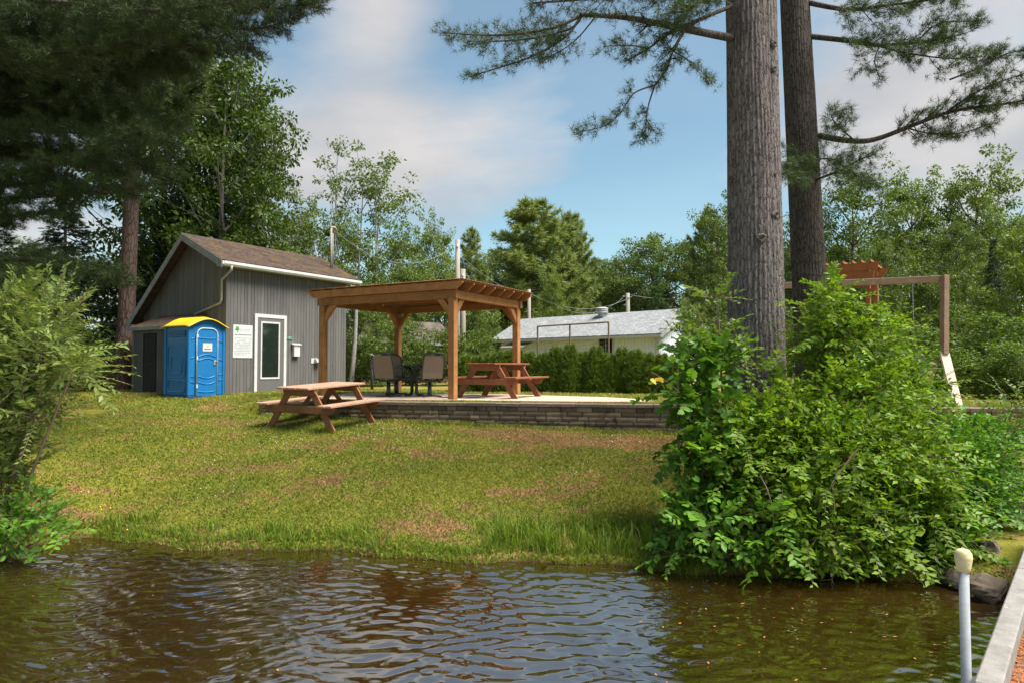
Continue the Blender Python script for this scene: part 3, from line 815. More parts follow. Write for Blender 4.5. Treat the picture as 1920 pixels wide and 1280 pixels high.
# ------------------------------------------------------------------ portable toilet
def build_toilet():
    Cn = Vector((-8.01, 16.5, 0))
    z = 1.245
    t = thing('portable_toilet', (Cn.x, Cn.y, z), SRZ, 'blue portable toilet with yellow arched roof beside the grey shed', 'portable toilet')
    W, D, H = 1.03, 1.05, 1.80
    m = MB(); m.box(0.03, W - .03, 0.03, D - .03, 0.06, H); m.build('cabin', M['pot_blue'], t, bevel=0.02)
    part('skid', M['pot_dark'], t, (0.0, W, 0.0, D, -0.03, 0.06), bevel=0.01)
    for (x, y) in ((0, 0), (W, 0), (0, D), (W, D)):
        sx = 1 if x == 0 else -1; sy = 1 if y == 0 else -1
        m = MB(); m.box(min(x, x + sx * .07), max(x, x + sx * .07), min(y, y + sy * .07), max(y, y + sy * .07), 0.06, H + .02); m.build('corner_post', M['pot_blue'], t, bevel=0.015)
    # front lower corner panels: raised ribs
    def arch(x0, x1, zb, rise, y, r, n=12):
        return [(x0 + (x1 - x0) * k / n, y, zb + rise * math.sin(math.pi * k / n)) for k in range(n + 1)]
    # door with rounded head
    dx0, dx1 = 0.22, 0.80
    hd = 1.74
    pts = [(dx0, 0.05)] + [(dx1, 0.05)] + [(dx1, hd - 0.16)] + [(dx1 - 0.16 + 0.16 * math.cos(a), hd - 0.16 + 0.16 * math.sin(a)) for a in (0.4, 0.8, 1.2, 1.57)] + [(dx0 + 0.16 - 0.16 * math.sin(a), hd - 0.16 + 0.16 * math.cos(a)) for a in (0.0, 0.4, 0.8, 1.2)] + [(dx0, hd - 0.16)]
    m = MB(); m.prism(pts, 'y', 0.0, 0.028); d = m.build('door', M['pot_blue'], t)
    fr = [(dx0, -0.004, 0.06), (dx0, -0.004, hd - .17)] + [(dx0 + 0.17 - 0.17 * math.cos(a), -0.004, hd - .17 + 0.17 * math.sin(a)) for a in (0.4, 0.8, 1.2, 1.57)] + [(dx1 - 0.17 + 0.17 * math.sin(a), -0.004, hd - .17 + 0.17 * math.cos(a)) for a in (0.0, 0.4, 0.8, 1.2)] + [(dx1, -0.004, hd - .17), (dx1, -0.004, 0.06)]
    MB().tube(fr, 0.017, 6).build('door_frame', M['pot_grey'], t, smooth=True)
    for (zb, rs) in ((1.03, 0.06), (0.93, 0.06), (0.55, -0.06), (0.40, -0.06), (0.16, -0.02), (1.50, -0.015)):
        MB().tube(arch(dx0 + .05, dx1 - .05, zb, rs, 0.0, 0), 0.014, 6).build('moulded_rib', M['pot_blue_line'], d, smooth=True)
    for (x0, x1) in ((0.07, 0.19), (0.84, 0.97)):
        for zb in (0.42, 0.56, 0.98, 1.45):
            MB().tube([(x0, 0.028, zb), (x1, 0.028, zb + (0.05 if x0 < 0.5 else -0.05) * (1 if zb > .8 else -1))], 0.012, 6).build('moulded_rib', M['pot_blue_line'], t, smooth=True)
    part('latch', M['metal'], d, (0.69, 0.77, -0.02, 0.0, 0.82, 0.94), bevel=0.005)
    part('latch_knob', M['dark_metal'], d, (0.735, 0.76, -0.035, -0.02, 0.86, 0.90))
    for zb in (0.25, 0.95, 1.50): part('hinge', M['pot_grey'], d, (dx0 - .01, dx0 + .03, -0.024, -0.005, zb, zb + 0.09))
    lab = part('label_plate', M['paper'], d, (0.385, 0.645, -0.006, -0.001, 1.17, 1.37), label='white maker label with small yellow emblem')
    m = MB(); m.prism([(0.515 + 0.045 * math.cos(k * 0.6283), 1.305 + 0.030 * math.sin(k * 0.6283)) for k in range(10)], 'y', -0.0085, -0.0065); m.build('emblem', M['logo_yellow'], lab)
    m = MB()
    for k in range(8): m.box(0.425 + k * 0.023, 0.425 + k * 0.023 + 0.018, -0.0085, -0.0065, 1.213, 1.238)
    m.build('text_line', M['ink'], lab)
    # side facing the lean-to: recessed looking mouldings
    def ring(y0, y1, z0, z1, nm):
        c = 0.06
        pth = [(0.022, y0, z0 + c), (0.022, y0, z1 - c), (0.022, y0 + c, z1), (0.022, y1 - c, z1), (0.022, y1, z1 - c), (0.022, y1, z0 + c), (0.022, y1 - c, z0), (0.022, y0 + c, z0), (0.022, y0, z0 + c)]
        MB().tube(pth, 0.013, 6).build(nm, M['pot_blue_line'], t, smooth=True)
    ring(0.16, 0.90, 0.15, 0.45, 'moulded_panel'); ring(0.30, 0.76, 0.62, 1.05, 'moulded_panel'); ring(0.16, 0.90, 0.52, 1.30, 'moulded_panel')
    v = part('side_vent', M['pot_dark'], t, (0.018, 0.028, 0.16, 0.90, 1.52, 1.68))
    for k in range(4): part('vent_slat', M['pot_blue'], v, (0.008, 0.018, 0.17, 0.89, 1.535 + k * 0.038, 1.552 + k * 0.038))
    # roof: arched shell with moulded waves
    ny, nx = 40, 28
    V = []; 
    for j in range(ny + 1):
        y = -0.07 + (D + 0.14) * j / ny
        for i in range(nx + 1):
            u = i / nx; x = -0.06 + (W + 0.12) * u
            zc = H + 0.005 + 0.215 * (math.sin(math.pi * u) ** 1.15)
            edge = min(1, j / 5, (ny - j) / 5)
            wave = 0.022 * max(0, math.sin(j / ny * math.pi * 12)) * min(1, 6 * u * (1 - u)) if 6 < j < ny - 4 else 0
            V.append((x, y, zc - 0.05 * (1 - edge) * 0.6 + wave))
    n1 = len(V); V += [(a, b, c - 0.035) for a, b, c in V]
    fs = []
    W_ = nx + 1
    for j in range(ny):
        for i in range(nx):
            q = j * W_ + i; fs.append((q, q + 1, q + W_ + 1, q + W_)); fs.append((n1 + q, n1 + q + W_, n1 + q + W_ + 1, n1 + q + 1))
    bd = [i for i in range(W_)] + [j * W_ + nx for j in range(1, ny + 1)] + [ny * W_ + i for i in range(nx - 1, -1, -1)] + [j * W_ for j in range(ny - 1, 0, -1)]
    for k in range(len(bd)): a, b = bd[k], bd[(k + 1) % len(bd)]; fs.append((a, n1 + a, n1 + b, b))
    m = MB(); m.add(V, fs); m.build('roof', M['pot_yellow'], t, smooth=True)
    # gable infill below the arch
    m = MB(); m.prism([(0.03, H - .01)] + [(0.03 + (W - .06) * k / 12, H + 0.19 * (math.sin(math.pi * (0.04 + 0.92 * k / 12)) ** 1.15) - 0.03) for k in range(13)] + [(W - .03, H - .01)], 'y', 0.035, D - .035); m.build('roof_infill', M['pot_blue'], t)
build_toilet()

# ------------------------------------------------------------------ pergola
E1 = Vector((-0.876, 0.482, 0)); E2 = Vector((0.482, 0.876, 0))
PZ = 1.345
def build_pergola():
    FR = Vector((-1.25, 14.09, 0))
    t = thing('pergola', (FR.x, FR.y, PZ), math.atan2(E2.y, E2.x), 'square brown wooden pergola with flat roof on the patio', 'pergola')
    # local x = E2 (away from the lake), local y = E1 (towards the shed)
    A, B = 2.82, 3.71; pw = 0.15; BT = 2.30; bh = 0.18
    w = M['cedar_wood']
    for x in (0, A):
        for y in (0, B):
            p = part('post', w, t, (x - pw / 2, x + pw / 2, y - pw / 2, y + pw / 2, 0, BT - bh), bevel=0.006)
            sx = 1 if x == 0 else -1; sy = 1 if y == 0 else -1
            m = MB(); m.prism([(x + sx * .07, BT - bh - .40), (x + sx * .07, BT - bh - .20), (x + sx * .22, BT - bh - .002), (x + sx * .40, BT - bh - .002)], 'y', y - .04, y + .04); m.build('brace', w, t, bevel=0.004)
            m = MB(); m.prism([(y + sy * .07, BT - bh - .40), (y + sy * .07, BT - bh - .20), (y + sy * .22, BT - bh - .002), (y + sy * .40, BT - bh - .002)], 'x', x - .04, x + .04); m.build('brace', w, t, bevel=0.004)
    for x in (-0.03, A + 0.03): part('beam', w, t, (x - 0.05, x + 0.05, -0.13, B + 0.13, BT - bh, BT), bevel=0.005)
    for y in (-0.03, B + 0.03): part('beam', w, t, (0.022, A - 0.022, y - 0.05, y + 0.05, BT - bh - 0.001, BT - 0.004), bevel=0.005)
    # rafters across, ends cut on a slant
    n = 8
    for k in range(n):
        x = -0.14 + (A + 0.28) * k / (n - 1)
        y0, y1 = -0.34, B + 0.34; h = 0.165
        m = MB(); m.prism([(y0, BT + h), (y1, BT + h), (y1, BT + h - 0.045), (y1 - 0.16, BT + 0.003), (y0 + 0.16, BT + 0.003), (y0, BT + h - 0.045)], 'x', x - 0.022, x + 0.022)
        m.build('rafter', w, t, bevel=0.003)
    # boards under the roofing, then the ribbed sheet
    for k in range(12):
        y = -0.28 + (B + 0.56) * k / 11
        part('roof_batten', w, t, (-0.18, A + 0.18, y - 0.045, y + 0.045, BT + 0.167, BT + 0.187))
    nw = 150; V = []; fs = []
    for i in range(nw + 1):
        x = -0.21 + (A + 0.42) * i / nw; z = BT + 0.197 + 0.009 * math.sin(i * math.pi / 2.5)
        V += [(x, -0.37, z), (x, B + 0.37, z), (x, -0.37, z + 0.004), (x, B + 0.37, z + 0.004)]
    for i in range(nw):
        a = i * 4; b = a + 4
        fs += [(a, a + 1, b + 1, b), (a + 2, b + 2, b + 3, a + 3), (a, b, b + 2, a + 2), (a + 1, a + 3, b + 3, b + 1)]
    m = MB(); m.add(V, fs); m.build('ribbed_roof_sheet', M['table_frame'], t, smooth=True)
build_pergola()

# ------------------------------------------------------------------ picnic tables
def picnic_table(name, M4, label, top, frame, L_=1.83):
    t = thing(name, (0, 0, 0), 0, label, 'picnic table', 'picnic tables')
    t.matrix_world = M4
    for k in range(5):
        y = (k - 2) * 0.148
        part('top_plank', top, t, (-L_ / 2 + random.uniform(-.008, .008), L_ / 2 + random.uniform(-.008, .008), y - 0.070, y + 0.070, 0.725, 0.763), bevel=0.006)
    for s in (-1, 1):
        for k in range(2):
            y = s * (0.64 + k * 0.148)
            part('seat_plank', top, t, (-L_ / 2, L_ / 2, y - 0.070, y + 0.070, 0.424, 0.462), bevel=0.006)
    for e in (-1, 1):
        x = e * 0.62
        for s in (-1, 1):
            p = Vector((x, s * 0.24, 0.722)); q = Vector((x, s * 0.70, 0.0)); d = (q - p).normalized()
            # leg with horizontal feet
            hw = 0.075
            m = MB(); m.prism([(s * (0.24 - hw), 0.722), (s * (0.24 + hw), 0.722), (s * (0.70 + hw), 0.0), (s * (0.70 - hw), 0.0)][::s], 'x', x - 0.019, x + 0.019)
            m.build('leg', frame, t, bevel=0.004)
        xo = x + e * 0.0395
        m = MB(); m.prism([(-0.36, 0.722), (0.36, 0.722), (0.36, 0.66), (0.31, 0.60), (-0.31, 0.60), (-0.36, 0.66)], 'x', xo - 0.0185, xo + 0.0185); m.build('top_cleat', frame, t, bevel=0.004)
        m = MB(); m.prism([(-0.79, 0.422), (0.79, 0.422), (0.79, 0.37), (0.72, 0.29), (-0.72, 0.29), (-0.79, 0.37)], 'x', xo - 0.0185, xo + 0.0185); m.build('seat_beam', frame, t, bevel=0.004)
        m = MB(); m.bar((x - e * 0.03, 0, 0.36), (x - e * 0.40, 0, 0.70), 0.085, 0.038, (1, 0, 0)); m.build('brace', frame, t, bevel=0.003)
    return t

def slope_matrix(c, yaw):
    e = 0.5
    nx = -(ground(c.x + e, c.y - .6) - ground(c.x - e, c.y - .6)) / (2 * e); ny = -(ground(c.x, c.y - .1) - ground(c.x, c.y - 1.1))
    n = Vector((nx * .3, ny * .3, 1)).normalized(); a = Vector((math.cos(yaw), math.sin(yaw), 0)); a = (a - n * a.dot(n)).normalized(); b = n.cross(a)
    m = Matrix((a, b, n)).transposed().to_4x4(); m.translation = c; return m
near = hit(572, 801); ax = Vector((math.cos(math.radians(67)), math.sin(math.radians(67)), 0))
cc = near + ax * 0.50
TC = Vector((cc.x, cc.y, 0)); TC.z = ground(TC.x, TC.y) - 0.035
print('table', TC, wall_y(TC.x))
picnic_table('picnic_table', slope_matrix(TC, math.atan2(ax.y, ax.x)), 'worn pinkish brown picnic table standing on the lawn slope', M['table_worn'], M['table_frame'], 1.7)
mt = Matrix.Rotation(math.atan2(1.05, 0.50), 4, 'Z'); mt.translation = Vector((-0.30, 15.15, PZ))
picnic_table('picnic_table', mt, 'red stained picnic table on the patio at the pergola side', M['table_red'], M['table_red'])

# ------------------------------------------------------------------ patio chairs and table
def patio_chair(loc, yaw, label):
    t = thing('patio_chair', loc, yaw, label, 'chair', 'sling chairs around the patio table')   # faces local +y
    dm = M['dark_metal']
    prof = [(-0.20, 0.42), (-0.23, 0.55), (-0.29, 0.75), (-0.34, 0.93)]
    m = MB()
    for k in range(3):
        (y0, z0), (y1, z1) = prof[k], prof[k + 1]
        m.add([(-0.235, y0, z0), (0.235, y0, z0), (0.235, y1, z1), (-0.235, y1, z1), (-0.235, y0 - .008, z0), (0.235, y0 - .008, z0), (0.235, y1 - .008, z1), (-0.235, y1 - .008, z1)], MB.BOX)
    m.build('back_sling', M['sling'], t)
    m = MB(); m.tube([(-0.25, -0.19, 0.40), (-0.25, -0.23, 0.56), (-0.25, -0.29, 0.76), (-0.24, -0.345, 0.92), (-0.18, -0.365, 0.975), (0, -0.375, 0.995), (0.18, -0.365, 0.975), (0.24, -0.345, 0.92), (0.25, -0.29, 0.76), (0.25, -0.23, 0.56), (0.25, -0.19, 0.40)], 0.019, 8)
    m.build('back_frame', dm, t, smooth=True)
    m = MB(); m.add([(-0.235, -0.19, 0.415), (0.235, -0.19, 0.415), (0.235, 0.27, 0.44), (-0.235, 0.27, 0.44), (-0.235, -0.19, 0.423), (0.235, -0.19, 0.423), (0.235, 0.27, 0.448), (-0.235, 0.27, 0.448)], MB.BOX); m.build('seat_sling', M['sling'], t)
    m = MB(); m.tube([(-0.25, -0.19, 0.40), (-0.25, 0.28, 0.43), (0.25, 0.28, 0.43), (0.25, -0.19, 0.40)], 0.019, 8); m.build('seat_frame', dm, t, smooth=True)
    for s in (-1, 1):
        m = MB(); m.tube([(s * 0.27, -0.26, 0.64), (s * 0.29, -0.05, 0.665), (s * 0.29, 0.20, 0.66), (s * 0.285, 0.27, 0.60), (s * 0.265, 0.25, 0.43)], 0.018, 8); m.build('armrest', dm, t, smooth=True)
    m = MB(); m.box(-0.20, 0.20, -0.12, 0.16, 0.34, 0.375); m.build('spring_plate', dm, t, bevel=0.01)
    m = MB(); m.lathe([(0.055, 0.03), (0.05, 0.12), (0.04, 0.34)], 14); m.build('pedestal', dm, t, smooth=True)
    for k in range(4):
        a = k * math.pi / 2 + math.pi / 4
        m = MB(); m.bar((0, 0, 0.03), (0.30 * math.cos(a), 0.30 * math.sin(a), 0.016), 0.055, 0.030); m.build('foot', dm, t, bevel=0.006)
patio_chair((-2.82, 15.25, PZ), -0.30, 'tan sling swivel chair, left of the two backs turned to the lawn')
patio_chair((-1.88, 15.25, PZ), 0.42, 'tan sling swivel chair beside the front pergola post')
patio_chair((-2.86, 16.55, PZ), math.pi + 0.55, 'tan sling chair across the table beside the rear pergola post')
def patio_table():
    t = thing('patio_table', (-2.32, 15.85, PZ), 0.2, 'dark metal patio table between the sling chairs', 'table')
    dm = M['dark_metal']
    MB().lathe([(0.46, 0.690), (0.475, 0.695), (0.475, 0.715), (0.46, 0.72)], 32).build('table_top', dm, t)
    for k in range(4):
        a = k * math.pi / 2 + 0.6
        c, s = math.cos(a), math.sin(a)
        MB().tube([(0.34 * c, 0.34 * s, 0.69), (0.20 * c, 0.20 * s, 0.64), (0.10 * c, 0.10 * s, 0.55), (0.075 * c, 0.075 * s, 0.40), (0.075 * c, 0.075 * s, 0.10), (0.12 * c, 0.12 * s, 0.03), (0.26 * c, 0.26 * s, 0.012)], 0.032, 8).build('leg', dm, t, smooth=True)
    MB().lathe([(0.11, 0.36), (0.115, 0.37), (0.115, 0.40), (0.11, 0.41)], 20).build('leg_ring', dm, t)
patio_table()

# ------------------------------------------------------------------ white bungalow
def build_house():
    Lh = Vector((-0.6, 38.0, 0)); U = Vector((0.726, -0.687, 0)); gz = 1.3
    t = thing('white_bungalow', (Lh.x, Lh.y, gz), math.atan2(U.y, U.x), 'low white bungalow with pale grey roof behind the cedar hedge', 'house')
    # local x along the front, local y away from the lake
    W, D, H = 10.2, 4.2, 2.38; R = 3.45; ry = 2.1
    m = MB(); m.prism([(0, 0), (D, 0), (D, H), (ry, R - .12), (0, H)], 'x', 0, W); m.build('wall', M['house_white'], t)
    m = MB()
    k = 0; x = 0.0
    while x < W - 0.1:
        m.box(x, x + 0.165, -0.018, -0.001, 0, H - 0.05); x += 0.19
    y = 0.0
    while y < D - .1:
        z1 = H + (R - .12 - H) * (y / ry if y < ry else (D - y) / (D - ry)) - 0.04
        m.box(W + 0.001, W + 0.018, y, y + 0.165, 0, max(z1, H - .05)); y += 0.19
    o = m.build('siding_boards', M['house_white'], t); o['kind'] = 'stuff'
    sl = (R - H) / ry; oh = 0.45
    for (y0, z0, y1, z1) in ((-oh, H - oh * sl, ry, R), (D + oh, H - oh * sl, ry, R)):
        dy, dz = y1 - y0, z1 - z0; l = math.hypot(dy, dz)
        if dy > 0:
            ob = MB().box(-0.4, W + 0.45, 0, l, 0, 0.05).build('roof_slope', M['grey_roof'], t); ob.location = (0, y0, z0 + .02); ob.rotation_euler = (math.atan2(dz, dy), 0, 0)
        else:
            ob = MB().box(-0.4, W + 0.45, -l, 0, 0, 0.05).build('roof_slope', M['grey_roof'], t); ob.location = (0, y0, z0 + .02); ob.rotation_euler = (-math.atan2(dz, -dy), 0, 0)
    for (y0, z0, y1, z1) in ((-oh, H - oh * sl, ry, R), (ry, R, D + oh, H - oh * sl)):
        for x in (W + 0.452, -0.43):
            m = MB(); m.add([(x, y0, z0 - .14), (x + .025, y0, z0 - .14), (x + .025, y1, z1 - .14), (x, y1, z1 - .14), (x, y0, z0 + .06), (x + .025, y0, z0 + .06), (x + .025, y1, z1 + .06), (x, y1, z1 + .06)], MB.BOX); m.build('verge_board', M['white_trim'], t)
    ez = H - oh * sl
    part('gutter', M['white_trim'], t, (-0.4, W + 0.45, -oh - 0.10, -oh - 0.001, ez - 0.10, ez + 0.02))
    m = MB(); m.tube([(W - 0.05, -oh - 0.05, ez - 0.08), (W - 0.05, -0.10, ez - 0.35), (W - 0.05, -0.06, 0.2)], 0.06, 8); m.build('downspout', M['white_trim'], t)
    wd = part('window', M['white_trim'], t, (6.80, 7.72, -0.06, -0.019, 1.15, 2.18))
    part('pane', M['glass'], wd, (6.88, 7.24, -0.07, -0.061, 1.23, 2.10)); part('pane', M['glass'], wd, (7.28, 7.64, -0.07, -0.061, 1.23, 2.10))
    m = MB(); nw = 20
    for k in range(nw):
        a = 0.7 + k * 0.085
        m.add([(a, -0.02, 1.98), (a + .06, -0.02, 1.98), (a + .06, -0.9, 1.72), (a, -0.9, 1.72), (a, -0.02, 2.01), (a + .06, -0.02, 2.01), (a + .06, -0.9, 1.75), (a, -0.9, 1.75)], MB.BOX)
    o = m.build('ribbed_awning', M['metal'], t)
    for a in (0.72, 2.3): part('awning_post', M['metal'], t, (a, a + .05, -0.88, -0.83, 0, 1.72))
    v = MB().lathe([(0.22, 3.30), (0.22, 3.52)], 14, (5.75, 1.75, 0)).build('roof_vent', M['metal'], t)
    for k in range(3): MB().lathe([(0.24, 3.52 + k * .1), (0.33, 3.53 + k * .1), (0.33, 3.57 + k * .1), (0.22, 3.61 + k * .1)], 14, (5.75, 1.75, 0)).build('vent_louvre', M['white_trim'], v)
build_house()

def build_netting():
    a = at(1008, 612, 24.5); b = at(1141, 604, 23.0); g = 1.31
    t = thing('net_frame', (a.x, a.y, g), 0, 'rusty pipe frame with slack netting in front of the bungalow', 'frame')
    A = Vector((0, 0, 0)); B = Vector((b.x - a.x, b.y - a.y, 0)); za = a.z - g; zb = b.z - g
    for f in (0, 0.47, 1):
        p = A.lerp(B, f); MB().tube([p, p + Vector((0, 0, za + (zb - za) * f))], 0.03, 6).build('upright', M['twig'], t)
    MB().tube([A + Vector((0, 0, za)), B + Vector((0, 0, zb))], 0.03, 6).build('top_rail', M['twig'], t)
    m = MB()
    for k in range(7):
        z = za - 0.65 - k * 0.14
        m.tube([A.lerp(B, q / 8) + Vector((0, 0, z - 0.12 * math.sin(math.pi * q / 8) + (zb - za) * q / 8)) for q in range(9)], 0.006, 3)
    for k in range(1, 30):
        p = A.lerp(B, k / 30); s = 0.12 * math.sin(math.pi * k / 30); m.tube([p + Vector((0, 0, za - .65 - s)), p + Vector((0, 0, za - 1.5 - s))], 0.006, 3)
    m.build('netting', M['cable'], t)
build_netting()

def build_old_shed():
    a = at(655, 700, 27); b = at(850, 700, 30)
    t = thing('old_shed', (a.x, a.y, 1.3), math.atan2(b.y - a.y, b.x - a.x), 'old brown shed half hidden by leaves behind the pergola', 'shed')
    W = (b - a).length
    m = MB(); m.box(0, W, 0, 3, 0, 1.75); m.build('wall', M['old_wood'], t)
    for k in range(int(W / 0.2)): part('board', M['old_wood'], t, (k * 0.2, k * 0.2 + .185, -0.02, -0.001, 0, 1.75))
    for s in (0, 1):
        m = MB()
        if s == 0: vs = [(-.2, -.3, 1.68), (W + .2, -.3, 1.68), (W + .2, 1.5, 2.7), (-.2, 1.5, 2.7)]
        else: vs = [(-.2, 1.5, 2.7), (W + .2, 1.5, 2.7), (W + .2, 3.3, 1.68), (-.2, 3.3, 1.68)]
        m.add(vs + [(x, y, z + .06) for x, y, z in vs], MB.BOX); m.build('roof_slope', M['dark_roof'], t)
    part('fascia', M['fascia'], t, (-.2, W + .2, -.33, -.305, 1.62, 1.74))
build_old_shed()

# ------------------------------------------------------------------ poles and cables
def pole(px, ytop, d, r, label, arm=False):
    p = at(px, ytop, d)
    t = thing('utility_pole', (p.x, p.y, 1.3), 0, label, 'pole')
    h = p.z - 1.3
    MB().tube([(0, 0, -0.3), (0, 0, h * 0.5), (0, 0, h)], [r * 1.15, r * 1.05, r * 0.9], 10).build('shaft', M['pole'], t, smooth=True)
    if arm: MB().box(-0.35, 0.12, -0.05, 0.05, h - 0.25, h - 0.15).build('cross_arm', M['pole'], t)
    MB().lathe([(0.03, 0), (0.05, 0.03), (0.05, 0.09), (0.03, 0.12)], 8, (0, -r - .03, h - .35)).build('insulator', M['white_trim'], t)
    return p
p1 = pole(858, 450, 27, 0.10, 'tall grey wooden utility pole behind the pergola')
p1b = pole(868, 505, 28.5, 0.12, 'shorter thick wooden pole close beside the tall grey pole')
p2 = pole(992, 543, 40, 0.11, 'slim pale wooden pole beside the left end of the bungalow roof')
p3 = pole(1177, 550, 44, 0.14, 'wooden utility pole with crossarm behind the bungalow roof vent', True)
def cable(a, b, sag, label, r=0.012):
    a = Vector(a); b = Vector(b)
    pts = [a.lerp(b, k / 20) - Vector((0, 0, sag * 4 * (k / 20) * (1 - k / 20))) for k in range(21)]
    c = pts[10].copy()
    m = MB().tube([p - a for p in pts], r, 5)
    o = m.build('overhead_cable', M['cable'], None, smooth=True); o.location = a
    tag(o, label, 'cable')
mast = shed_pt(4.4, 0.55, 5.25)
cable(mast, p1 - Vector((0, 0, .15)), 0.95, 'pale overhead cable sagging from the shed mast to the tall pole', 0.010)
cable(p1 - Vector((0, 0, .5)), p2 - Vector((0, 0, .1)), 0.5, 'thin cable from the tall pole down to the slim pale pole', 0.010)
cable(p2 - Vector((0, 0, .2)), p3 - Vector((-.3, 0, .2)), 0.9, 'slack cable between the slim pole and the crossarm pole', 0.014)
cable(p3 - Vector((.3, 0, .3)), at(1045, 574, 40), 0.7, 'service cable dropping from the crossarm pole towards the bungalow roof', 0.012)
cable(p3 + Vector((.1, 0, -.1)), at(1330, 556, 46), 0.25, 'cable running right from the crossarm pole into the trees', 0.014)
def fence_post():
    p = at(698, 668, 20.5)
    t = thing('fence_post', (p.x, p.y, 1.3), 0, 'dark metal fence post with pale cap behind the patio chairs', 'post')
    h = p.z - 1.3
    MB().tube([(0, 0, -.2), (0, 0, h)], 0.05, 10).build('post', M['dark_metal'], t, smooth=True)
    MB().lathe([(0.06, h), (0.065, h + .03), (0.04, h + .07), (0.01, h + .09)], 10).build('cap', M['metal'], t, smooth=True)
fence_post()

# ------------------------------------------------------------------ swing set and play tower
def build_swing():
    r = at(1765, 517, 13.0); l = at(1470, 530, 14.3); g = ground(r.x, r.y)
    t = thing('swing_set', (r.x, r.y, g), 0, 'brown timber swing frame with a pale lower leg beside the thicket', 'swing set')
    T = r.z - g; d = Vector((l.x - r.x, l.y - r.y, l.z - r.z))
    MB().bar((0.06, 0, T - .065), (d.x, d.y, T + d.z - .065), 0.09, 0.13).build('top_beam', M['swing_wood'], t, bevel=0.005)
    k = at(1769, 664, 12.85); k = Vector((k.x - r.x, k.y - r.y, k.z - g))
    MB().bar((0.0, -0.10, T - .01), (k.x, k.y - .02, k.z), 0.10, 0.14, (0, 1, 0)).build('post', M['swing_wood'], t, bevel=0.005)
    f = hit(1796, 750); 
    f = at(1796, 750, 12.4); fz = ground(f.x, f.y)
    MB().bar((k.x, k.y - .03, k.z + .02), (f.x - r.x, f.y - r.y, fz - g - 0.02), 0.17, 0.045, (0, -1, 0.4)).build('pale_leg', M['pale_wood'], t, label='pale lower leg')  # lower leg in a paler colour than the post
    MB().bar((k.x - .1, k.y + .1, k.z - .1), (f.x - r.x - .35, f.y - r.y + .5, fz - g), 0.09, 0.09, (0, 1, 0)).build('rear_leg', M['swing_wood'], t)
    for (px, y0, y1) in ((1652, 534, 620), (1715, 532, 625)):
        f_ = (px - 1470) / 295.0; q = Vector(d) * (1 - f_)
        m = MB()
        top = Vector((q.x, q.y, T + q.z - .13))
        for s in range(34):
            c = top - Vector((0, 0, 0.035 * s + .02)); m.tube([c + Vector((0, 0, .022)), c - Vector((0, 0, .022))], 0.008 if s % 2 else 0.005, 4)
        m.build('swing_chain', M['metal'], t)
build_swing()
def build_tower():
    a = at(1548, 500, 15.2); b = at(1640, 492, 14.6); g = 1.32
    t = thing('play_tower', (a.x, a.y, g), math.atan2(b.y - a.y, b.x - a.x), 'orange cedar play tower with slatted top rising above the shrubs', 'play tower')
    W = 1.0; H = b.z - g
    w = M['tower_wood']
    for x in (0.14, W - .14):
        for y in (0, 1.1): part('post', w, t, (x - .045, x + .045, y - .045, y + .045, 0, H - .06), bevel=0.004)
    for y in (-0.068, 1.148):
        m = MB(); m.prism([(-.12, H), (W + .12, H), (W + .02, H - .17), (-.02, H - .17)], 'y', y - .02, y + .02); m.build('fascia_board', w, t)
        m = MB(); m.prism([(.0, H - .19), (W, H - .19), (W - .02, H - .40), (.02, H - .40)], 'y', y - .02, y + .02); m.build('fascia_board', w, t)
    for k in range(6): part('roof_slat', w, t, (0.02 + k * 0.18, 0.06 + k * 0.18, -.25, 1.32, H + .001, H + .05))
    for k in range(5): part('deck_board', w, t, (0.1 + k * .16, .25 + k * .16, -.02, 1.1, 1.2, 1.235))
    for k in range(4): part('rail_slat', w, t, (0.22 + k * .17, .30 + k * .17, -.02, .01, 1.24, 1.9))
    part('rail', w, t, (0.1, W - .1, -.045, -.021, 1.84, 1.92))
    m = MB(); m.bar((W - .12, -.05, H - .75), (W + .12, -.05, H - .30), .05, .09); m.build('bracket', w, t)
build_tower()

# ------------------------------------------------------------------ foliage tools
def unit(a): return a / np.maximum(np.linalg.norm(a, axis=-1, keepdims=True), 1e-9)
def scatter(name, tmpl, pos, axis, normal, size, mat_, parent=None):
    """Copies of a small template (verts, tris) joined into one mesh: axis = leaf direction, normal = its upper side."""
    tv, tf = tmpl
    tv = np.asarray(tv, float); tf = np.asarray(tf, int)
    X = unit(np.asarray(axis, float)); Z = np.asarray(normal, float)
    Z = unit(Z - (Z * X).sum(1, keepdims=True) * X); Y = np.cross(Z, X)
    n, k = len(pos), len(tv)
    V = np.asarray(pos)[:, None, :] + np.asarray(size)[:, None, None] * (tv[None, :, 0:1] * X[:, None, :] + tv[None, :, 1:2] * Y[:, None, :] + tv[None, :, 2:3] * Z[:, None, :])
    Fc = (tf[None] + (np.arange(n) * k)[:, None, None]).reshape(-1, tf.shape[1])
    me = mesh_np(name, V.reshape(-1, 3), [Fc])
    return link(name, me, mat_, parent)
KITE = ([(0, 0, 0), (0.42, 0.27, 0.07), (1, 0, -0.05), (0.42, -0.27, 0.07)], [(0, 2, 1), (0, 3, 2)])
OVAL = ([(0, 0, 0), (0.25, 0.24, 0.06), (0.62, 0.25, 0.05), (1, 0, -0.08), (0.62, -0.25, 0.05), (0.25, -0.24, 0.06)], [(0, 2, 1), (0, 3, 2), (0, 4, 3), (0, 5, 4)])
LANCE = ([(0, 0, 0), (0.42, 0.18, 0.05), (1, 0, -0.06), (0.42, -0.18, 0.05)], [(0, 2, 1), (0, 3, 2)])
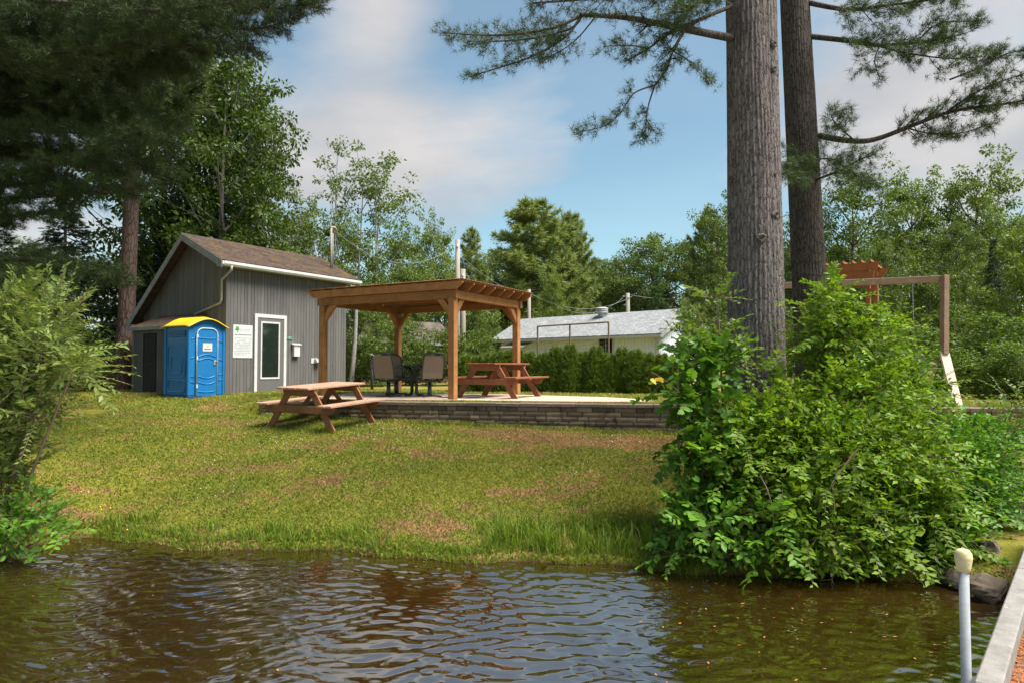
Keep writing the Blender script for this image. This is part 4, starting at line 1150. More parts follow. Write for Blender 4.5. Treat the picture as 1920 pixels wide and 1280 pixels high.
def lobed():
    out = [(0, 0), (0.05, 0.22), (0.18, 0.46), (0.34, 0.36), (0.50, 0.50), (0.66, 0.26), (0.80, 0.24), (1.0, 0)]
    pts = out + [(x, -y) for x, y in out[-2:0:-1]]
    vs = [(x, y, 0.10 * abs(y) - 0.08 * x * x) for x, y in pts]
    vs.append((0.4, 0, 0.0)); c = len(vs) - 1; n = len(pts)
    return vs, [(c, (i + 1) % n, i) for i in range(n)]
LOBED = lobed()
def needle_tuft(seed, n=14, w=0.045, lo=0.35, hi=1.25):
    rg = np.random.default_rng(seed); vs = []; fs = []
    for i in range(n):
        a = rg.uniform(0, 6.28); th = rg.uniform(lo, hi); l = rg.uniform(0.75, 1.05)
        d = np.array([math.cos(th), math.sin(th) * math.cos(a), math.sin(th) * math.sin(a)])
        s = np.cross(d, rg.normal(0, 1, 3)); s = s / np.linalg.norm(s) * w / 2
        b = np.array([rg.uniform(-0.35, 0.15), 0, 0])
        k = len(vs); vs += [tuple(b - s), tuple(b + s), tuple(b + d * l)]; fs.append((k, k + 1, k + 2))
    return vs, fs
TUFT = needle_tuft(1, 16); TUFT_FAR = needle_tuft(2, 8, 0.13, 0.3, 1.2); SPRAY = needle_tuft(3, 7, 0.16, 0.2, 0.8)

def rand_dirs(n, rg, up=0.0):
    d = rg.normal(0, 1, (n, 3)); d = unit(d); d[:, 2] += up; return unit(d)

class Wood:
    """Branch tubes of one plant, collected in one mesh."""
    def __init__(s): s.m = MB()
    def curve(s, a, b, r0, r1, bend=(0, 0, 0), n=4, k=5):
        a = Vector(a); b = Vector(b); bend = Vector(bend)
        pts = [a.lerp(b, i / n) + bend * (4 * (i / n) * (1 - i / n)) for i in range(n + 1)]
        s.m.tube(pts, [r0 + (r1 - r0) * i / n for i in range(n + 1)], k, cap=False); return pts

# ------------------------------------------------------------------ tree prototypes (shared meshes)
def proto_decid(seed, H, R, base, lobes, clusters, leaves, size, crad, leaf, bark, trunk_r, tmpl=KITE, stems=1, spread=0.0):
    rg = np.random.default_rng(seed); w = Wood()
    P = []; A = []
    ctr = np.array([0, 0, (base + H) / 2]); rad = np.array([R, R, (H - base) / 2])
    lob = []
    for s in range(stems):
        off = np.array([rg.uniform(-1, 1), rg.uniform(-1, 1), 0]) * spread
        top = np.array([off[0] * 2 + rg.uniform(-.1, .1) * R, off[1] * 2, H * (0.93 if s == 0 else rg.uniform(0.7, 0.95))])
        w.curve(off * 0.5, top, trunk_r, trunk_r * 0.12, (rg.uniform(-.2, .2), rg.uniform(-.2, .2), 0), 8, 7)
        for k in range(lobes // stems):
            f = (k + 0.5) / (lobes // stems)
            z = base + (H - base) * (0.08 + 0.9 * f)
            env = math.sqrt(max(0.05, 1 - ((z - ctr[2]) / rad[2]) ** 2)) * (1.0 if f < 0.6 else 1.0)
            a = k * 2.4 + rg.uniform(-.5, .5) + s
            rr = R * env * rg.uniform(0.50, 0.95)
            tip = np.array([off[0] * 1.5 + rr * math.cos(a), off[1] * 1.5 + rr * math.sin(a), z + 0.12 * rr])
            zs = max(base * 0.55, z - rr * rg.uniform(0.6, 1.0)); st = off * 0.5 + (top - off * 0.5) * (zs / H)
            w.curve(st, tip, trunk_r * 0.35, trunk_r * 0.07, (0, 0, -0.10 * rr), 4, 5)
            lob.append((st, tip))
    for c in range(clusters):
        st, tip = lob[rg.integers(len(lob))]
        q = st + (tip - st) * rg.uniform(0.45, 1.08) + rg.normal(0, 1, 3) * crad * np.array([1.0, 1.0, 0.7])
        if rg.random() < 0.4: w.curve(st + (tip - st) * 0.6, q, trunk_r * 0.08, trunk_r * 0.03, (0, 0, 0), 2, 3)
        n = int(leaves * rg.uniform(0.6, 1.4))
        d = rand_dirs(n, rg); p = q + d * (rg.random((n, 1)) ** 0.5) * crad * rg.uniform(0.6, 1.1) * np.array([1, 1, 0.6])
        P.append(p); A.append(d + np.array([0, 0, -0.35]))
    P = np.concatenate(P); A = np.concatenate(A)
    N_ = rand_dirs(len(P), rg, 0.9)
    crown = scatter('crown', tmpl, P, A, N_, size * rg.uniform(0.7, 1.25, len(P)), leaf)
    trunk = w.m.build('trunk', bark, None, smooth=True)
    return trunk, crown

def proto_conifer(seed, H, R, base, levels, per, tufts, size, leaf, bark, tr, up=0.25, droop=0.0, tmpl=TUFT_FAR, power=0.8):
    rg = np.random.default_rng(seed); w = Wood(); P = []; A = []
    w.curve((0, 0, 0), (rg.uniform(-.1, .1), 0, H), tr, 0.02, (0, 0, 0), 6, 7)
    for l in range(levels):
        f = l / (levels - 1); z = base + (H - base) * f
        ln = R * ((1 - f) ** power) * rg.uniform(0.75, 1.1) + 0.15
        if f < 0.15: ln *= 0.75 + f * 1.6
        for k in range(per):
            a = rg.uniform(0, 6.28); L_ = ln * rg.uniform(0.65, 1.12)
            dr = np.array([math.cos(a), math.sin(a), 0])
            tip = np.array([0, 0, z]) + dr * L_ + np.array([0, 0, up * L_ - droop * L_])
            b = w.curve((0, 0, z), tip, tr * 0.22 * (1 - f) + 0.012, 0.006, (0, 0, -0.10 * L_), 3, 4)
            nt = max(4, int(tufts * L_ / R * rg.uniform(.8, 1.2)))
            s = rg.uniform(0.22, 1.0, nt) ** 0.8
            side = np.cross(dr, [0, 0, 1])
            lat = rg.normal(0, 1, nt) * 0.20 * L_ * (1.15 - s)
            p = np.array([0, 0, z]) + (tip - np.array([0, 0, z])) * s[:, None] - np.array([0, 0, 0.10 * L_]) * (4 * s * (1 - s))[:, None] + side * lat[:, None]
            p[:, 2] += rg.normal(0, 0.05, nt) - droop * 0.25 * np.abs(lat)
            P.append(p); ax = dr * 0.9 + side * (np.sign(lat) * 0.6)[:, None] + np.array([0, 0, up * 1.2 - droop]); A.append(ax + rg.normal(0, .25, (nt, 3)))
    P.append(np.array([[0, 0, H], [0, 0, H - .2], [0, 0, H - .4]])); A.append(np.array([[0, 0, 1.], [.3, 0, 1], [-.3, .2, 1]]))
    P = np.concatenate(P); A = np.concatenate(A)
    crown = scatter('crown', tmpl, P, A, rand_dirs(len(P), rg), size * rg.uniform(0.75, 1.25, len(P)), leaf)
    trunk = w.m.build('trunk', bark, None, smooth=True)
    return trunk, crown

PROTO = {}
def proto(name, pair, H):
    PROTO[name] = (pair[0].data, pair[1].data, H)
    for o in pair: bpy.data.objects.remove(o)
proto('maple', proto_decid(1, 11, 3.4, 2.0, 26, 250, 66, 0.17, 0.55, M['leaf_mid'], M['bark_far'], 0.17), 11)
proto('maple_b', proto_decid(2, 11, 3.0, 1.2, 26, 250, 66, 0.17, 0.52, M['leaf_light'], M['bark_far'], 0.16), 11)
proto('aspen', proto_decid(3, 11, 1.9, 2.2, 24, 150, 32, 0.15, 0.34, M['leaf_light'], M['bark_pale'], 0.08, stems=2, spread=0.5), 11)
proto('round', proto_decid(4, 6, 2.5, 0.4, 20, 230, 60, 0.14, 0.42, M['leaf_mid'], M['bark_far'], 0.10), 6)
proto('round_b', proto_decid(5, 6, 2.3, 0.3, 20, 230, 60, 0.14, 0.40, M['leaf_light'], M['bark_far'], 0.09), 6)
proto('shrub', proto_decid(6, 2.4, 1.4, 0.1, 14, 130, 44, 0.10, 0.25, M['leaf_mid'], M['twig'], 0.03, stems=2, spread=0.3), 2.4)
proto('pine', proto_conifer(7, 12, 3.7, 0.8, 40, 6, 62, 0.42, M['needle_light'], M['bark_far'], 0.2, 0.38, 0, TUFT_FAR, 0.45), 12)
proto('pine_b', proto_conifer(8, 12, 3.0, 1.5, 32, 5, 46, 0.40, M['needle_light'], M['bark_far'], 0.18, 0.42, 0, TUFT_FAR, 0.5), 12)
proto('spruce', proto_conifer(9, 10, 2.5, 0.3, 44, 8, 34, 0.22, M['spruce'], M['bark_far'], 0.14, 0.05, 0.30, SPRAY, 0.95), 10)

def tree(kind, px, d, topy, wide, label, col=(1, 1, 1), cat='tree', name=None, group=None, base=None, rz=None):
    tm, cm, H = PROTO[kind]
    x = (px - 960) / F * d
    g = 1.28 if base is None else base
    ht = at(px, topy, d).z - g
    nm = name or {'pine': 'pine_tree', 'pine_b': 'pine_tree', 'spruce': 'spruce_tree', 'aspen': 'aspen_tree', 'shrub': 'leafy_shrub', 'round': 'bushy_tree', 'round_b': 'bushy_tree'}.get(kind, 'maple_tree')
    t = thing(nm, (x, d, g), rz if rz is not None else random.uniform(0, 6.28), label, cat, group)
    s = ht / H; t.scale = (s * wide, s * wide, s)
    link('trunk', tm, None, t)
    c = link('crown', cm, None, t); c.color = (*col, 1)
    return t

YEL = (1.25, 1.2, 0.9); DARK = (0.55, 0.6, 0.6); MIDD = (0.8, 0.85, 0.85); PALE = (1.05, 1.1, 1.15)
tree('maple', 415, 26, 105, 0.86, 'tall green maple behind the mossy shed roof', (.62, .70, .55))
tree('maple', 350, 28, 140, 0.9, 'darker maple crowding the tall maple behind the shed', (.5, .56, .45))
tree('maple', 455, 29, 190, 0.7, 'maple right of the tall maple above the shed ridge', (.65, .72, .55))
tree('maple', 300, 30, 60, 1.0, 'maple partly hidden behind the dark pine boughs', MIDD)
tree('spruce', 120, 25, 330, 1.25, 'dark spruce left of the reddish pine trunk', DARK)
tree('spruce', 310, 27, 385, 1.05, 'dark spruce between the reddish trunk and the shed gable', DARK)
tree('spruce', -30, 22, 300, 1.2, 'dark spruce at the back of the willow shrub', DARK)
tree('round', 40, 26, 470, 1.0, 'shaded bushy tree behind the willow shrub', (.6, .65, .6))  # crown tint darkened, shade painted into the leaves
tree('round', 190, 30, 500, 1.1, 'shaded bushy tree behind the reddish pine trunk', (.55, .6, .55))  # same darkened tint standing in for shade
tree('aspen', 565, 33, 350, 1.0, 'short airy aspen just right of the shed ridge')
tree('aspen', 648, 31, 258, 0.85, 'tallest airy aspen above the shed service mast')
tree('aspen', 705, 32, 285, 1.1, 'airy aspen right of the tallest aspen')
tree('maple_b', 640, 38, 400, 0.8, 'light green maple behind the airy aspens')
tree('maple_b', 755, 37, 425, 0.8, 'light green maple behind the sagging cable')
tree('maple_b', 815, 39, 408, 0.6, 'slim light maple left of the tall utility pole', YEL)
tree('maple_b', 555, 37, 385, 0.75, 'light maple filling in behind the short airy aspen')
tree('round_b', 525, 29, 462, 0.7, 'yellow green bushy tree beside the shed roof ridge', YEL)
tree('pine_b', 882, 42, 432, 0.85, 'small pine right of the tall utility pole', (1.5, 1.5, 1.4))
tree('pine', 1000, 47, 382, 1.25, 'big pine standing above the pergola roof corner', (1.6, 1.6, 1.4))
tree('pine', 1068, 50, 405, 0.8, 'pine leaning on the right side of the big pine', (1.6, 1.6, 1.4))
tree('maple_b', 1035, 41, 505, 0.62, 'yellow green young maple in front of the big pine', YEL)
tree('maple', 930, 52, 470, 1.1, 'soft green maple left of the big pine')
tree('maple', 1105, 56, 505, 1.3, 'soft green maple filling the notch right of the big pine')
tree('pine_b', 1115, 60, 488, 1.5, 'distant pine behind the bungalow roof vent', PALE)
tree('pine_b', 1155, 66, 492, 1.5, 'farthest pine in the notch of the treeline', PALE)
tree('maple', 1185, 56, 468, 1.1, 'green maple between the notch pines and the round maple')
tree('maple', 1225, 52, 442, 1.25, 'round green maple above the right end of the bungalow roof', (1.1, 1.1, 1.1))
tree('maple', 1290, 50, 455, 1.2, 'green maple behind the bungalow gable', (1.0, 1.0, 1.0))
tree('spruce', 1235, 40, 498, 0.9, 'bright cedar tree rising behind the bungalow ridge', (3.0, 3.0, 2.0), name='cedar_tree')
tree('maple_b', 1345, 40, 372, 0.7, 'bright maple seen left of the big grey trunk')
tree('pine_b', 1330, 45, 395, 0.9, 'pine with a long bough left of the big grey trunk')
tree('maple_b', 1300, 30, 560, 0.9, 'bushy maple at the right gable of the bungalow')
tree('maple', 1600, 31, 330, 0.9, 'green maple behind the play tower', (1.1, 1.1, 1))
tree('maple', 1500, 34, 400, 0.9, 'green maple showing between the two big trunks')
tree('maple_b', 1715, 38, 318, 0.85, 'pale windblown poplar above the swing frame', PALE, name='poplar_tree')
tree('maple_b', 1835, 37, 296, 0.8, 'tallest pale poplar at the right of the swing frame', PALE, name='poplar_tree')
tree('maple_b', 1905, 31, 380, 0.9, 'pale birch beside the dark spruce', PALE, name='birch_tree')
tree('spruce', 1868, 24, 452, 0.8, 'dark spruce right of the swing post', (1.2, 1.3, 1.3))
tree('maple', 1660, 25, 455, 0.8, 'maple directly behind the swing chains')
tree('round', 1745, 22, 500, 0.9, 'bushy tree just behind the swing post')
tree('round_b', 1950, 19, 420, 0.8, 'bright bushy tree beyond the right end of the wall', YEL)
tree('round', 1445, 24, 560, 0.9, 'bushy tree seen low behind the big grey trunk')
tree('round', 1515, 21, 590, 0.9, 'bushy tree behind the darker pine trunk')
tree('maple', 1800, 30, 420, 0.8, 'maple filling the gap behind the swing post')
for (px, d, ty, kd, lb) in ((668, 25, 545, 'round_b', 'light bushy tree between the shed corner and the rear pergola post'), (720, 29, 520, 'round', 'green bushy tree above the old brown shed'),
        (770, 32, 505, 'round_b', 'light bushy tree over the rear pergola post'), (835, 34, 500, 'round_b', 'light bushy tree just left of the tall utility pole'), (885, 33, 560, 'round_b', 'light bushy tree between the tall pole and the rear right post'),
        (935, 45, 555, 'round', 'green bushy tree beyond the left end of the bungalow'), (700, 24, 610, 'shrub', 'leafy shrub behind the dark metal fence post'), (800, 25, 620, 'shrub', 'leafy shrub behind the patio table'), (745, 25.5, 605, 'shrub', 'leafy shrub behind the rear left pergola post'), (850, 25, 615, 'shrub', 'leafy shrub at the foot of the tall utility pole')):
    tree(kd, px, d, ty, 0.9 if d > 26 else 1.0, lb, cat='shrub' if kd == 'shrub' else 'tree')
for k, (px, d, ty) in enumerate(((-150, 45, 430), (60, 46, 450), (250, 44, 480), (430, 48, 500), (560, 52, 520), (900, 58, 530), (1000, 62, 540), (1090, 62, 545), (1200, 64, 520), (1390, 55, 500), (1480, 45, 430), (1560, 50, 460), (1680, 46, 430), (1790, 48, 430), (1900, 44, 450), (2010, 40, 420))):
    tree(('maple', 'maple_b', 'maple')[k % 3], px, d, ty, 1.25, 'tree of the distant treeline closing the view', MIDD, group='distant treeline')
for k, (px, d, ty) in enumerate(((1650, 17, 655), (1740, 16.5, 645), (1835, 16, 640), (1905, 15, 650), (1960, 14.5, 640), (1560, 18, 640), (1790, 19, 590), (1890, 18, 600))):
    tree('shrub', px, d, ty, 1.3, 'leafy shrub in the thicket around the swing frame', (1.1, 1.2, 1.0), 'shrub', group='thicket shrubs', base=1.28)
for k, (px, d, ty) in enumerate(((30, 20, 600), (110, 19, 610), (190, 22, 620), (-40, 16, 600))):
    tree('shrub', px, d, ty, 1.4, 'dark shaded shrub between willow and lean-to', (.5, .55, .5), 'shrub', group='shaded shrubs', base=1.2)  # dim tint puts the shade into the leaf colour

# leaning stem beside the shed corner
w = Wood(); t = thing('leaning_trunk', (at(657, 700, 23.5).x, 23.5, 1.25), 0, 'bare leaning grey trunk at the right shed corner', 'tree')
w.curve((0, 0, 0), (0.16, 0.1, 3.3), 0.10, 0.06, (0.05, 0, 0), 6, 8); w.m.build('trunk', M['bark_pale'], t, smooth=True)

# ------------------------------------------------------------------ cedar hedge
def hedge_mesh(seed):
    rg = np.random.default_rng(seed); n = 1900
    h = 1.18
    z = h * rg.random(n) ** 0.85; r = 0.38 * np.sqrt(np.maximum(0.02, 1 - (z / (h * 1.05)) ** 1.5)) * (0.55 + 0.5 * rg.random(n))
    a = rg.uniform(0, 6.28, n); p = np.stack([r * np.cos(a), r * np.sin(a), z], 1)
    p[:, 2] += 0.10 * np.sin(a * 3 + seed) * (z / h)
    ax = np.stack([np.cos(a) * .7, np.sin(a) * .7, 0.9 + 0 * a], 1) + rg.normal(0, .3, (n, 3))
    o = scatter('crown', SPRAY, p, ax, rand_dirs(n, rg), 0.13 * rg.uniform(.7, 1.3, n), M['cedar']); me = o.data; bpy.data.objects.remove(o)
    w = Wood(); w.curve((0, 0, -.1), (0, 0, 1.0), .03, .008, (0, 0, 0), 3, 5)
    o = w.m.build('trunk', M['twig'], None); tm = o.data; bpy.data.objects.remove(o)
    return tm, me
hm = [hedge_mesh(50 + k) for k in range(3)]
for k in range(17):
    px = 872 + k * 24.5; d = 19.2 - 0.10 * k
    p = at(px, 700, d)
    t = thing('cedar_plant', (p.x, d + random.uniform(-.1, .1), 1.29), random.uniform(0, 6.28), 'small cedar of the clipped hedge in front of the white bungalow', 'hedge plant', 'cedar hedge plants')
    s = random.uniform(0.80, 1.0); t.scale = (s * 1.0, s * 1.0, s * random.uniform(0.80, 1.18))
    link('trunk', hm[k % 3][0], None, t); link('crown', hm[k % 3][1], None, t).color = (1.3, 1.3, 1.2, 1)

# ------------------------------------------------------------------ near pines with long boughs
class Pine:
    def __init__(s, seed): s.w = Wood(); s.P = []; s.A = []; s.rg = np.random.default_rng(seed)
    def tufts(s, p, a): s.P.append(np.asarray(p)); s.A.append(np.asarray(a))
    def bough(s, pts, r0, r1, twig=0.4, step=0.10, start=0.2, tuft_step=0.06, flat=0.45, sub=True, dens=1.0):
        pts = [Vector(p) for p in pts]
        # smooth the polyline
        sm = []
        for i in range(len(pts) - 1):
            a = pts[max(i - 1, 0)]; b = pts[i]; c = pts[i + 1]; d = pts[min(i + 2, len(pts) - 1)]
            for k in range(5):
                t = k / 5.0
                sm.append(0.5 * ((2 * b) + (c - a) * t + (2 * a - 5 * b + 4 * c - d) * t * t + (3 * b - a - 3 * c + d) * t ** 3))
        sm.append(pts[-1])
        n = len(sm); s.w.m.tube(sm, [r0 + (r1 - r0) * i / (n - 1) for i in range(n)], 6, cap=False)
        ln = [0.0]
        for i in range(1, n): ln.append(ln[-1] + (sm[i] - sm[i - 1]).length)
        L_ = ln[-1]; pos = start * L_; side = 1
        rg = s.rg
        def pt(q):
            for i in range(1, n):
                if ln[i] >= q:
                    f = (q - ln[i - 1]) / max(ln[i] - ln[i - 1], 1e-6); return sm[i - 1].lerp(sm[i], f), (sm[i] - sm[i - 1]).normalized()
            return sm[-1], (sm[-1] - sm[-2]).normalized()
        while pos < L_:
            p, d = pt(pos)
            lt = twig * rg.uniform(0.5, 1.2) * (1.0 - 0.55 * pos / L_)
            sd = d.cross(Vector((0, 0, 1)));
            if sd.length < .1: sd = Vector((1, 0, 0))
            sd.normalize()
            v = (d * rg.uniform(0.4, 1.0) + sd * side * rg.uniform(0.3, 1.0) + Vector((0, 0, rg.normal(0.05, flat)))).normalized()
            q = p + v * lt
            s.w.curve(p, q, max(r1, 0.004) * 0.9, 0.0025, (0, 0, -0.05 * lt), 2, 3)
            k = max(2, int(lt / tuft_step * dens)); f = rg.uniform(0.25, 1.0, k)
            P = np.array(p)[None] + (np.array(q) - np.array(p))[None] * f[:, None] + rg.normal(0, 0.03 + 0.05 * lt, (k, 3))
            s.tufts(P, np.array(v)[None] + rg.normal(0, .45, (k, 3)) + np.array([0, 0, .15]))
            side = -side; pos += step * rg.uniform(0.7, 1.3)
        P = np.array(sm[-1])[None] + rg.normal(0, .04, (5, 3)); s.tufts(P, np.array((sm[-1] - sm[-2]).normalized())[None] + rg.normal(0, .5, (5, 3)))
    def finish(s, parent, size, bark, leaf, col=(1, 1, 1)):
        P = np.concatenate(s.P); A = np.concatenate(s.A)
        c = scatter('crown', TUFT, P, A, rand_dirs(len(P), s.rg), size * s.rg.uniform(.75, 1.2, len(P)), leaf); c.color = (*col, 1)
        b = s.w.m.build('branches', bark, None, smooth=True)
        inv = Matrix.Translation(-parent.location)
        for o in (c, b): o.data.transform(inv); o.parent = parent
        print(parent.name, 'tufts', len(P))

def trunk_mesh(pts, radii, seed, rings=170, n=120, ridge=0.035):
    """Furrowed trunk: long vertical bark plates as real relief."""
    rg = np.random.default_rng(seed)
    pts = np.array([tuple(p) for p in pts]); cum = np.concatenate([[0], np.cumsum(np.linalg.norm(np.diff(pts, axis=0), axis=1))])
    q = np.linspace(0, cum[-1], rings)
    cx = np.stack([np.interp(q, cum, pts[:, k]) for k in range(3)], 1); rr = np.interp(q, cum, radii)
    th = np.linspace(0, 2 * math.pi, n, endpoint=False)
    T, Qm = np.meshgrid(th, q)
    rel = np.zeros_like(T)
    for k in range(26):
        f = rg.integers(18, 56); ph = rg.uniform(0, 6.28); wv = rg.uniform(1.5, 7.0); am = rg.uniform(.2, 1.0)
        rel += np.sin(f * T + ph + 1.3 * np.sin(wv * Qm + rg.uniform(0, 6.28))) * am
    rel = np.tanh(rel / 2.2)
    lump = sum(rg.uniform(.4, 1) * np.sin(f * T + rg.uniform(0, 6) + rg.uniform(.3, 1.5) * Qm) for f in (1, 2, 3)) / 3
    Rm = rr[:, None] * (1 + ridge * rel * 0.7 + 0.03 * lump)
    V = np.stack([cx[:, 0:1] + Rm * np.cos(T), cx[:, 1:2] + Rm * np.sin(T), np.repeat(cx[:, 2:3], n, 1)], -1).reshape(-1, 3)
    i = np.arange(rings - 1)[:, None] * n; j = np.arange(n)[None]; jn = (j + 1) % n
    Fq = np.stack([i + j, i + jn, i + n + jn, i + n + j], -1).reshape(-1, 4)
    return mesh_np('trunk', V, [Fq])

def knot(parent, px, py, d, r, cx):
    """Healed branch scar standing proud of the trunk surface."""
    p = at(px, py, d)
    m = MB(); m.lathe([(r * 1.25, 0), (r * 1.15, r * .30), (r * .85, r * .55), (r * .62, r * .62), (r * .42, r * .50), (r * .22, r * .30), (r * .05, r * .36)], 14)
    V = np.array(m.v); V[:, :2] *= 1 + 0.15 * np.sin(np.arctan2(V[:, 1], V[:, 0]) * 3 + px)[:, None]; m.v = [tuple(v) for v in V]
    o = m.build('knot', M['knot'], parent, smooth=True)
    out = Vector((p.x - cx[0], -(abs(cx[2]) ** 2 - (p.x - cx[0]) ** 2) ** 0.5 if abs(p.x - cx[0]) < cx[2] else -0.05, 0))
    pos = Vector((cx[0], cx[1], 0)) + out.normalized() * cx[2] * 0.96
    o.location = Vector((pos.x, pos.y, p.z)) - parent.location
    o.rotation_euler = out.normalized().to_track_quat('Z', 'Y').to_euler()

def big_pine():
    d = 8.9; x = (1418 - 960) / F * d
    g = ground(x, d) - 0.15
    t = thing('pine_tree', (x, d, g), 0, 'big grey pine trunk with branch scars rising from the leafy shrubs', 'tree', 'big pines by the shore')
    top = at(1416, 0, d)
    me = trunk_mesh([(0, 0, 0), (0, 0, 1.2), (0.005, 0, 3.3), (-0.01, 0, 6.6), (-.03, 0.1, 14)], [0.40, 0.365, 0.345, 0.325, 0.20], 1, 420, 240, 0.03)
    link('trunk', me, M['bark_near'], t, smooth=True)
    for (px, py, r) in ((1426, 447, .060), (1375, 98, .045), (1453, 80, .05), (1453, 127, .045), (1372, 143, .04), (1369, 328, .05), (1456, 402, .055), (1374, 398, .045), (1457, 325, .035), (1400, 560, .04), (1440, 250, .025)):
        knot(t, px, py, d - 0.33, r, (x, d, 0.345))
    P = Pine(21)
    def B(lst, *a, **k): P.bough([at(px, py, dd) for px, py, dd in lst], *a, **k)
    tk = dict(step=0.055, tuft_step=0.030)
    B([(1372, 72, 8.75), (1300, 58, 8.5), (1240, 46, 8.3), (1170, 33, 8.2), (1092, 28, 8.1)], .052, .026, .35, start=.35, **tk)
    B([(1092, 28, 8.1), (1040, 52, 8.0), (960, 65, 7.9), (900, 66, 7.9), (832, 62, 7.8)], .022, .006, .40, start=.12, **tk)
    B([(1092, 28, 8.1), (1070, 54, 8.3), (1000, 72, 8.4), (930, 78, 8.5), (875, 78, 8.6)], .018, .006, .34, start=.15, **tk)
    B([(1090, 30, 8.1), (1060, 70, 8.0), (1000, 105, 7.9), (940, 126, 7.8), (880, 144, 7.8)], .018, .006, .34, start=.2, **tk)
    B([(1115, 34, 8.1), (1080, 75, 8.3), (1040, 102, 8.4), (1015, 110, 8.4)], .010, .004, .30, start=.3, **tk)
    B([(1372, 12, 8.7), (1300, 42, 8.4), (1250, 66, 8.3), (1215, 92, 8.2), (1172, 116, 8.1)], .030, .008, .34, start=.25, **tk)
    B([(1282, 60, 8.3), (1262, 96, 8.2), (1250, 130, 8.15), (1228, 160, 8.1)], .020, .013, .36, start=.2, **tk)
    B([(1228, 160, 8.1), (1188, 176, 8.0), (1162, 214, 7.95), (1130, 238, 7.9), (1084, 247, 7.9)], .011, .004, .26, start=.25, **tk)
    B([(1228, 160, 8.1), (1214, 206, 8.1), (1210, 258, 8.1)], .011, .005, .38, start=.5, dens=1.6, **tk)
    B([(1262, 96, 8.2), (1300, 120, 8.1), (1330, 150, 8.0)], .010, .004, .32, start=.2, **tk)
    B([(1215, 92, 8.2), (1180, 85, 8.0), (1130, 88, 7.9)], .010, .004, .30, start=.2, **tk)
    B([(1372, -60, 8.8), (1280, -20, 8.2), (1180, -12, 7.9), (1080, 0, 7.7), (1000, 6, 7.6)], .04, .008, .50, start=.2, dens=1.3, **tk)
    B([(1372, -40, 8.6), (1320, 0, 8.0), (1290, 20, 7.8), (1260, 22, 7.6)], .03, .008, .50, start=.2, dens=1.6, **tk)
    # boughs higher up, above the picture
    rg = np.random.default_rng(3)
    for k in range(7):
        a = k * 2.4; z = 8.4 + k * 0.8; L_ = 3.0 - k * .2
        s_ = Vector((x, d, z)); e = s_ + Vector((math.cos(a) * L_, math.sin(a) * L_, 0.5))
        P.bough([s_, s_.lerp(e, .35) + Vector((0, 0, .1)), s_.lerp(e, .7), e], .05, .008, .7, step=.16, tuft_step=.09, start=.25)
    P.finish(t, 0.105, M['bark_dark'], M['needle'], (0.95, 0.95, 0.95))
big_pine()

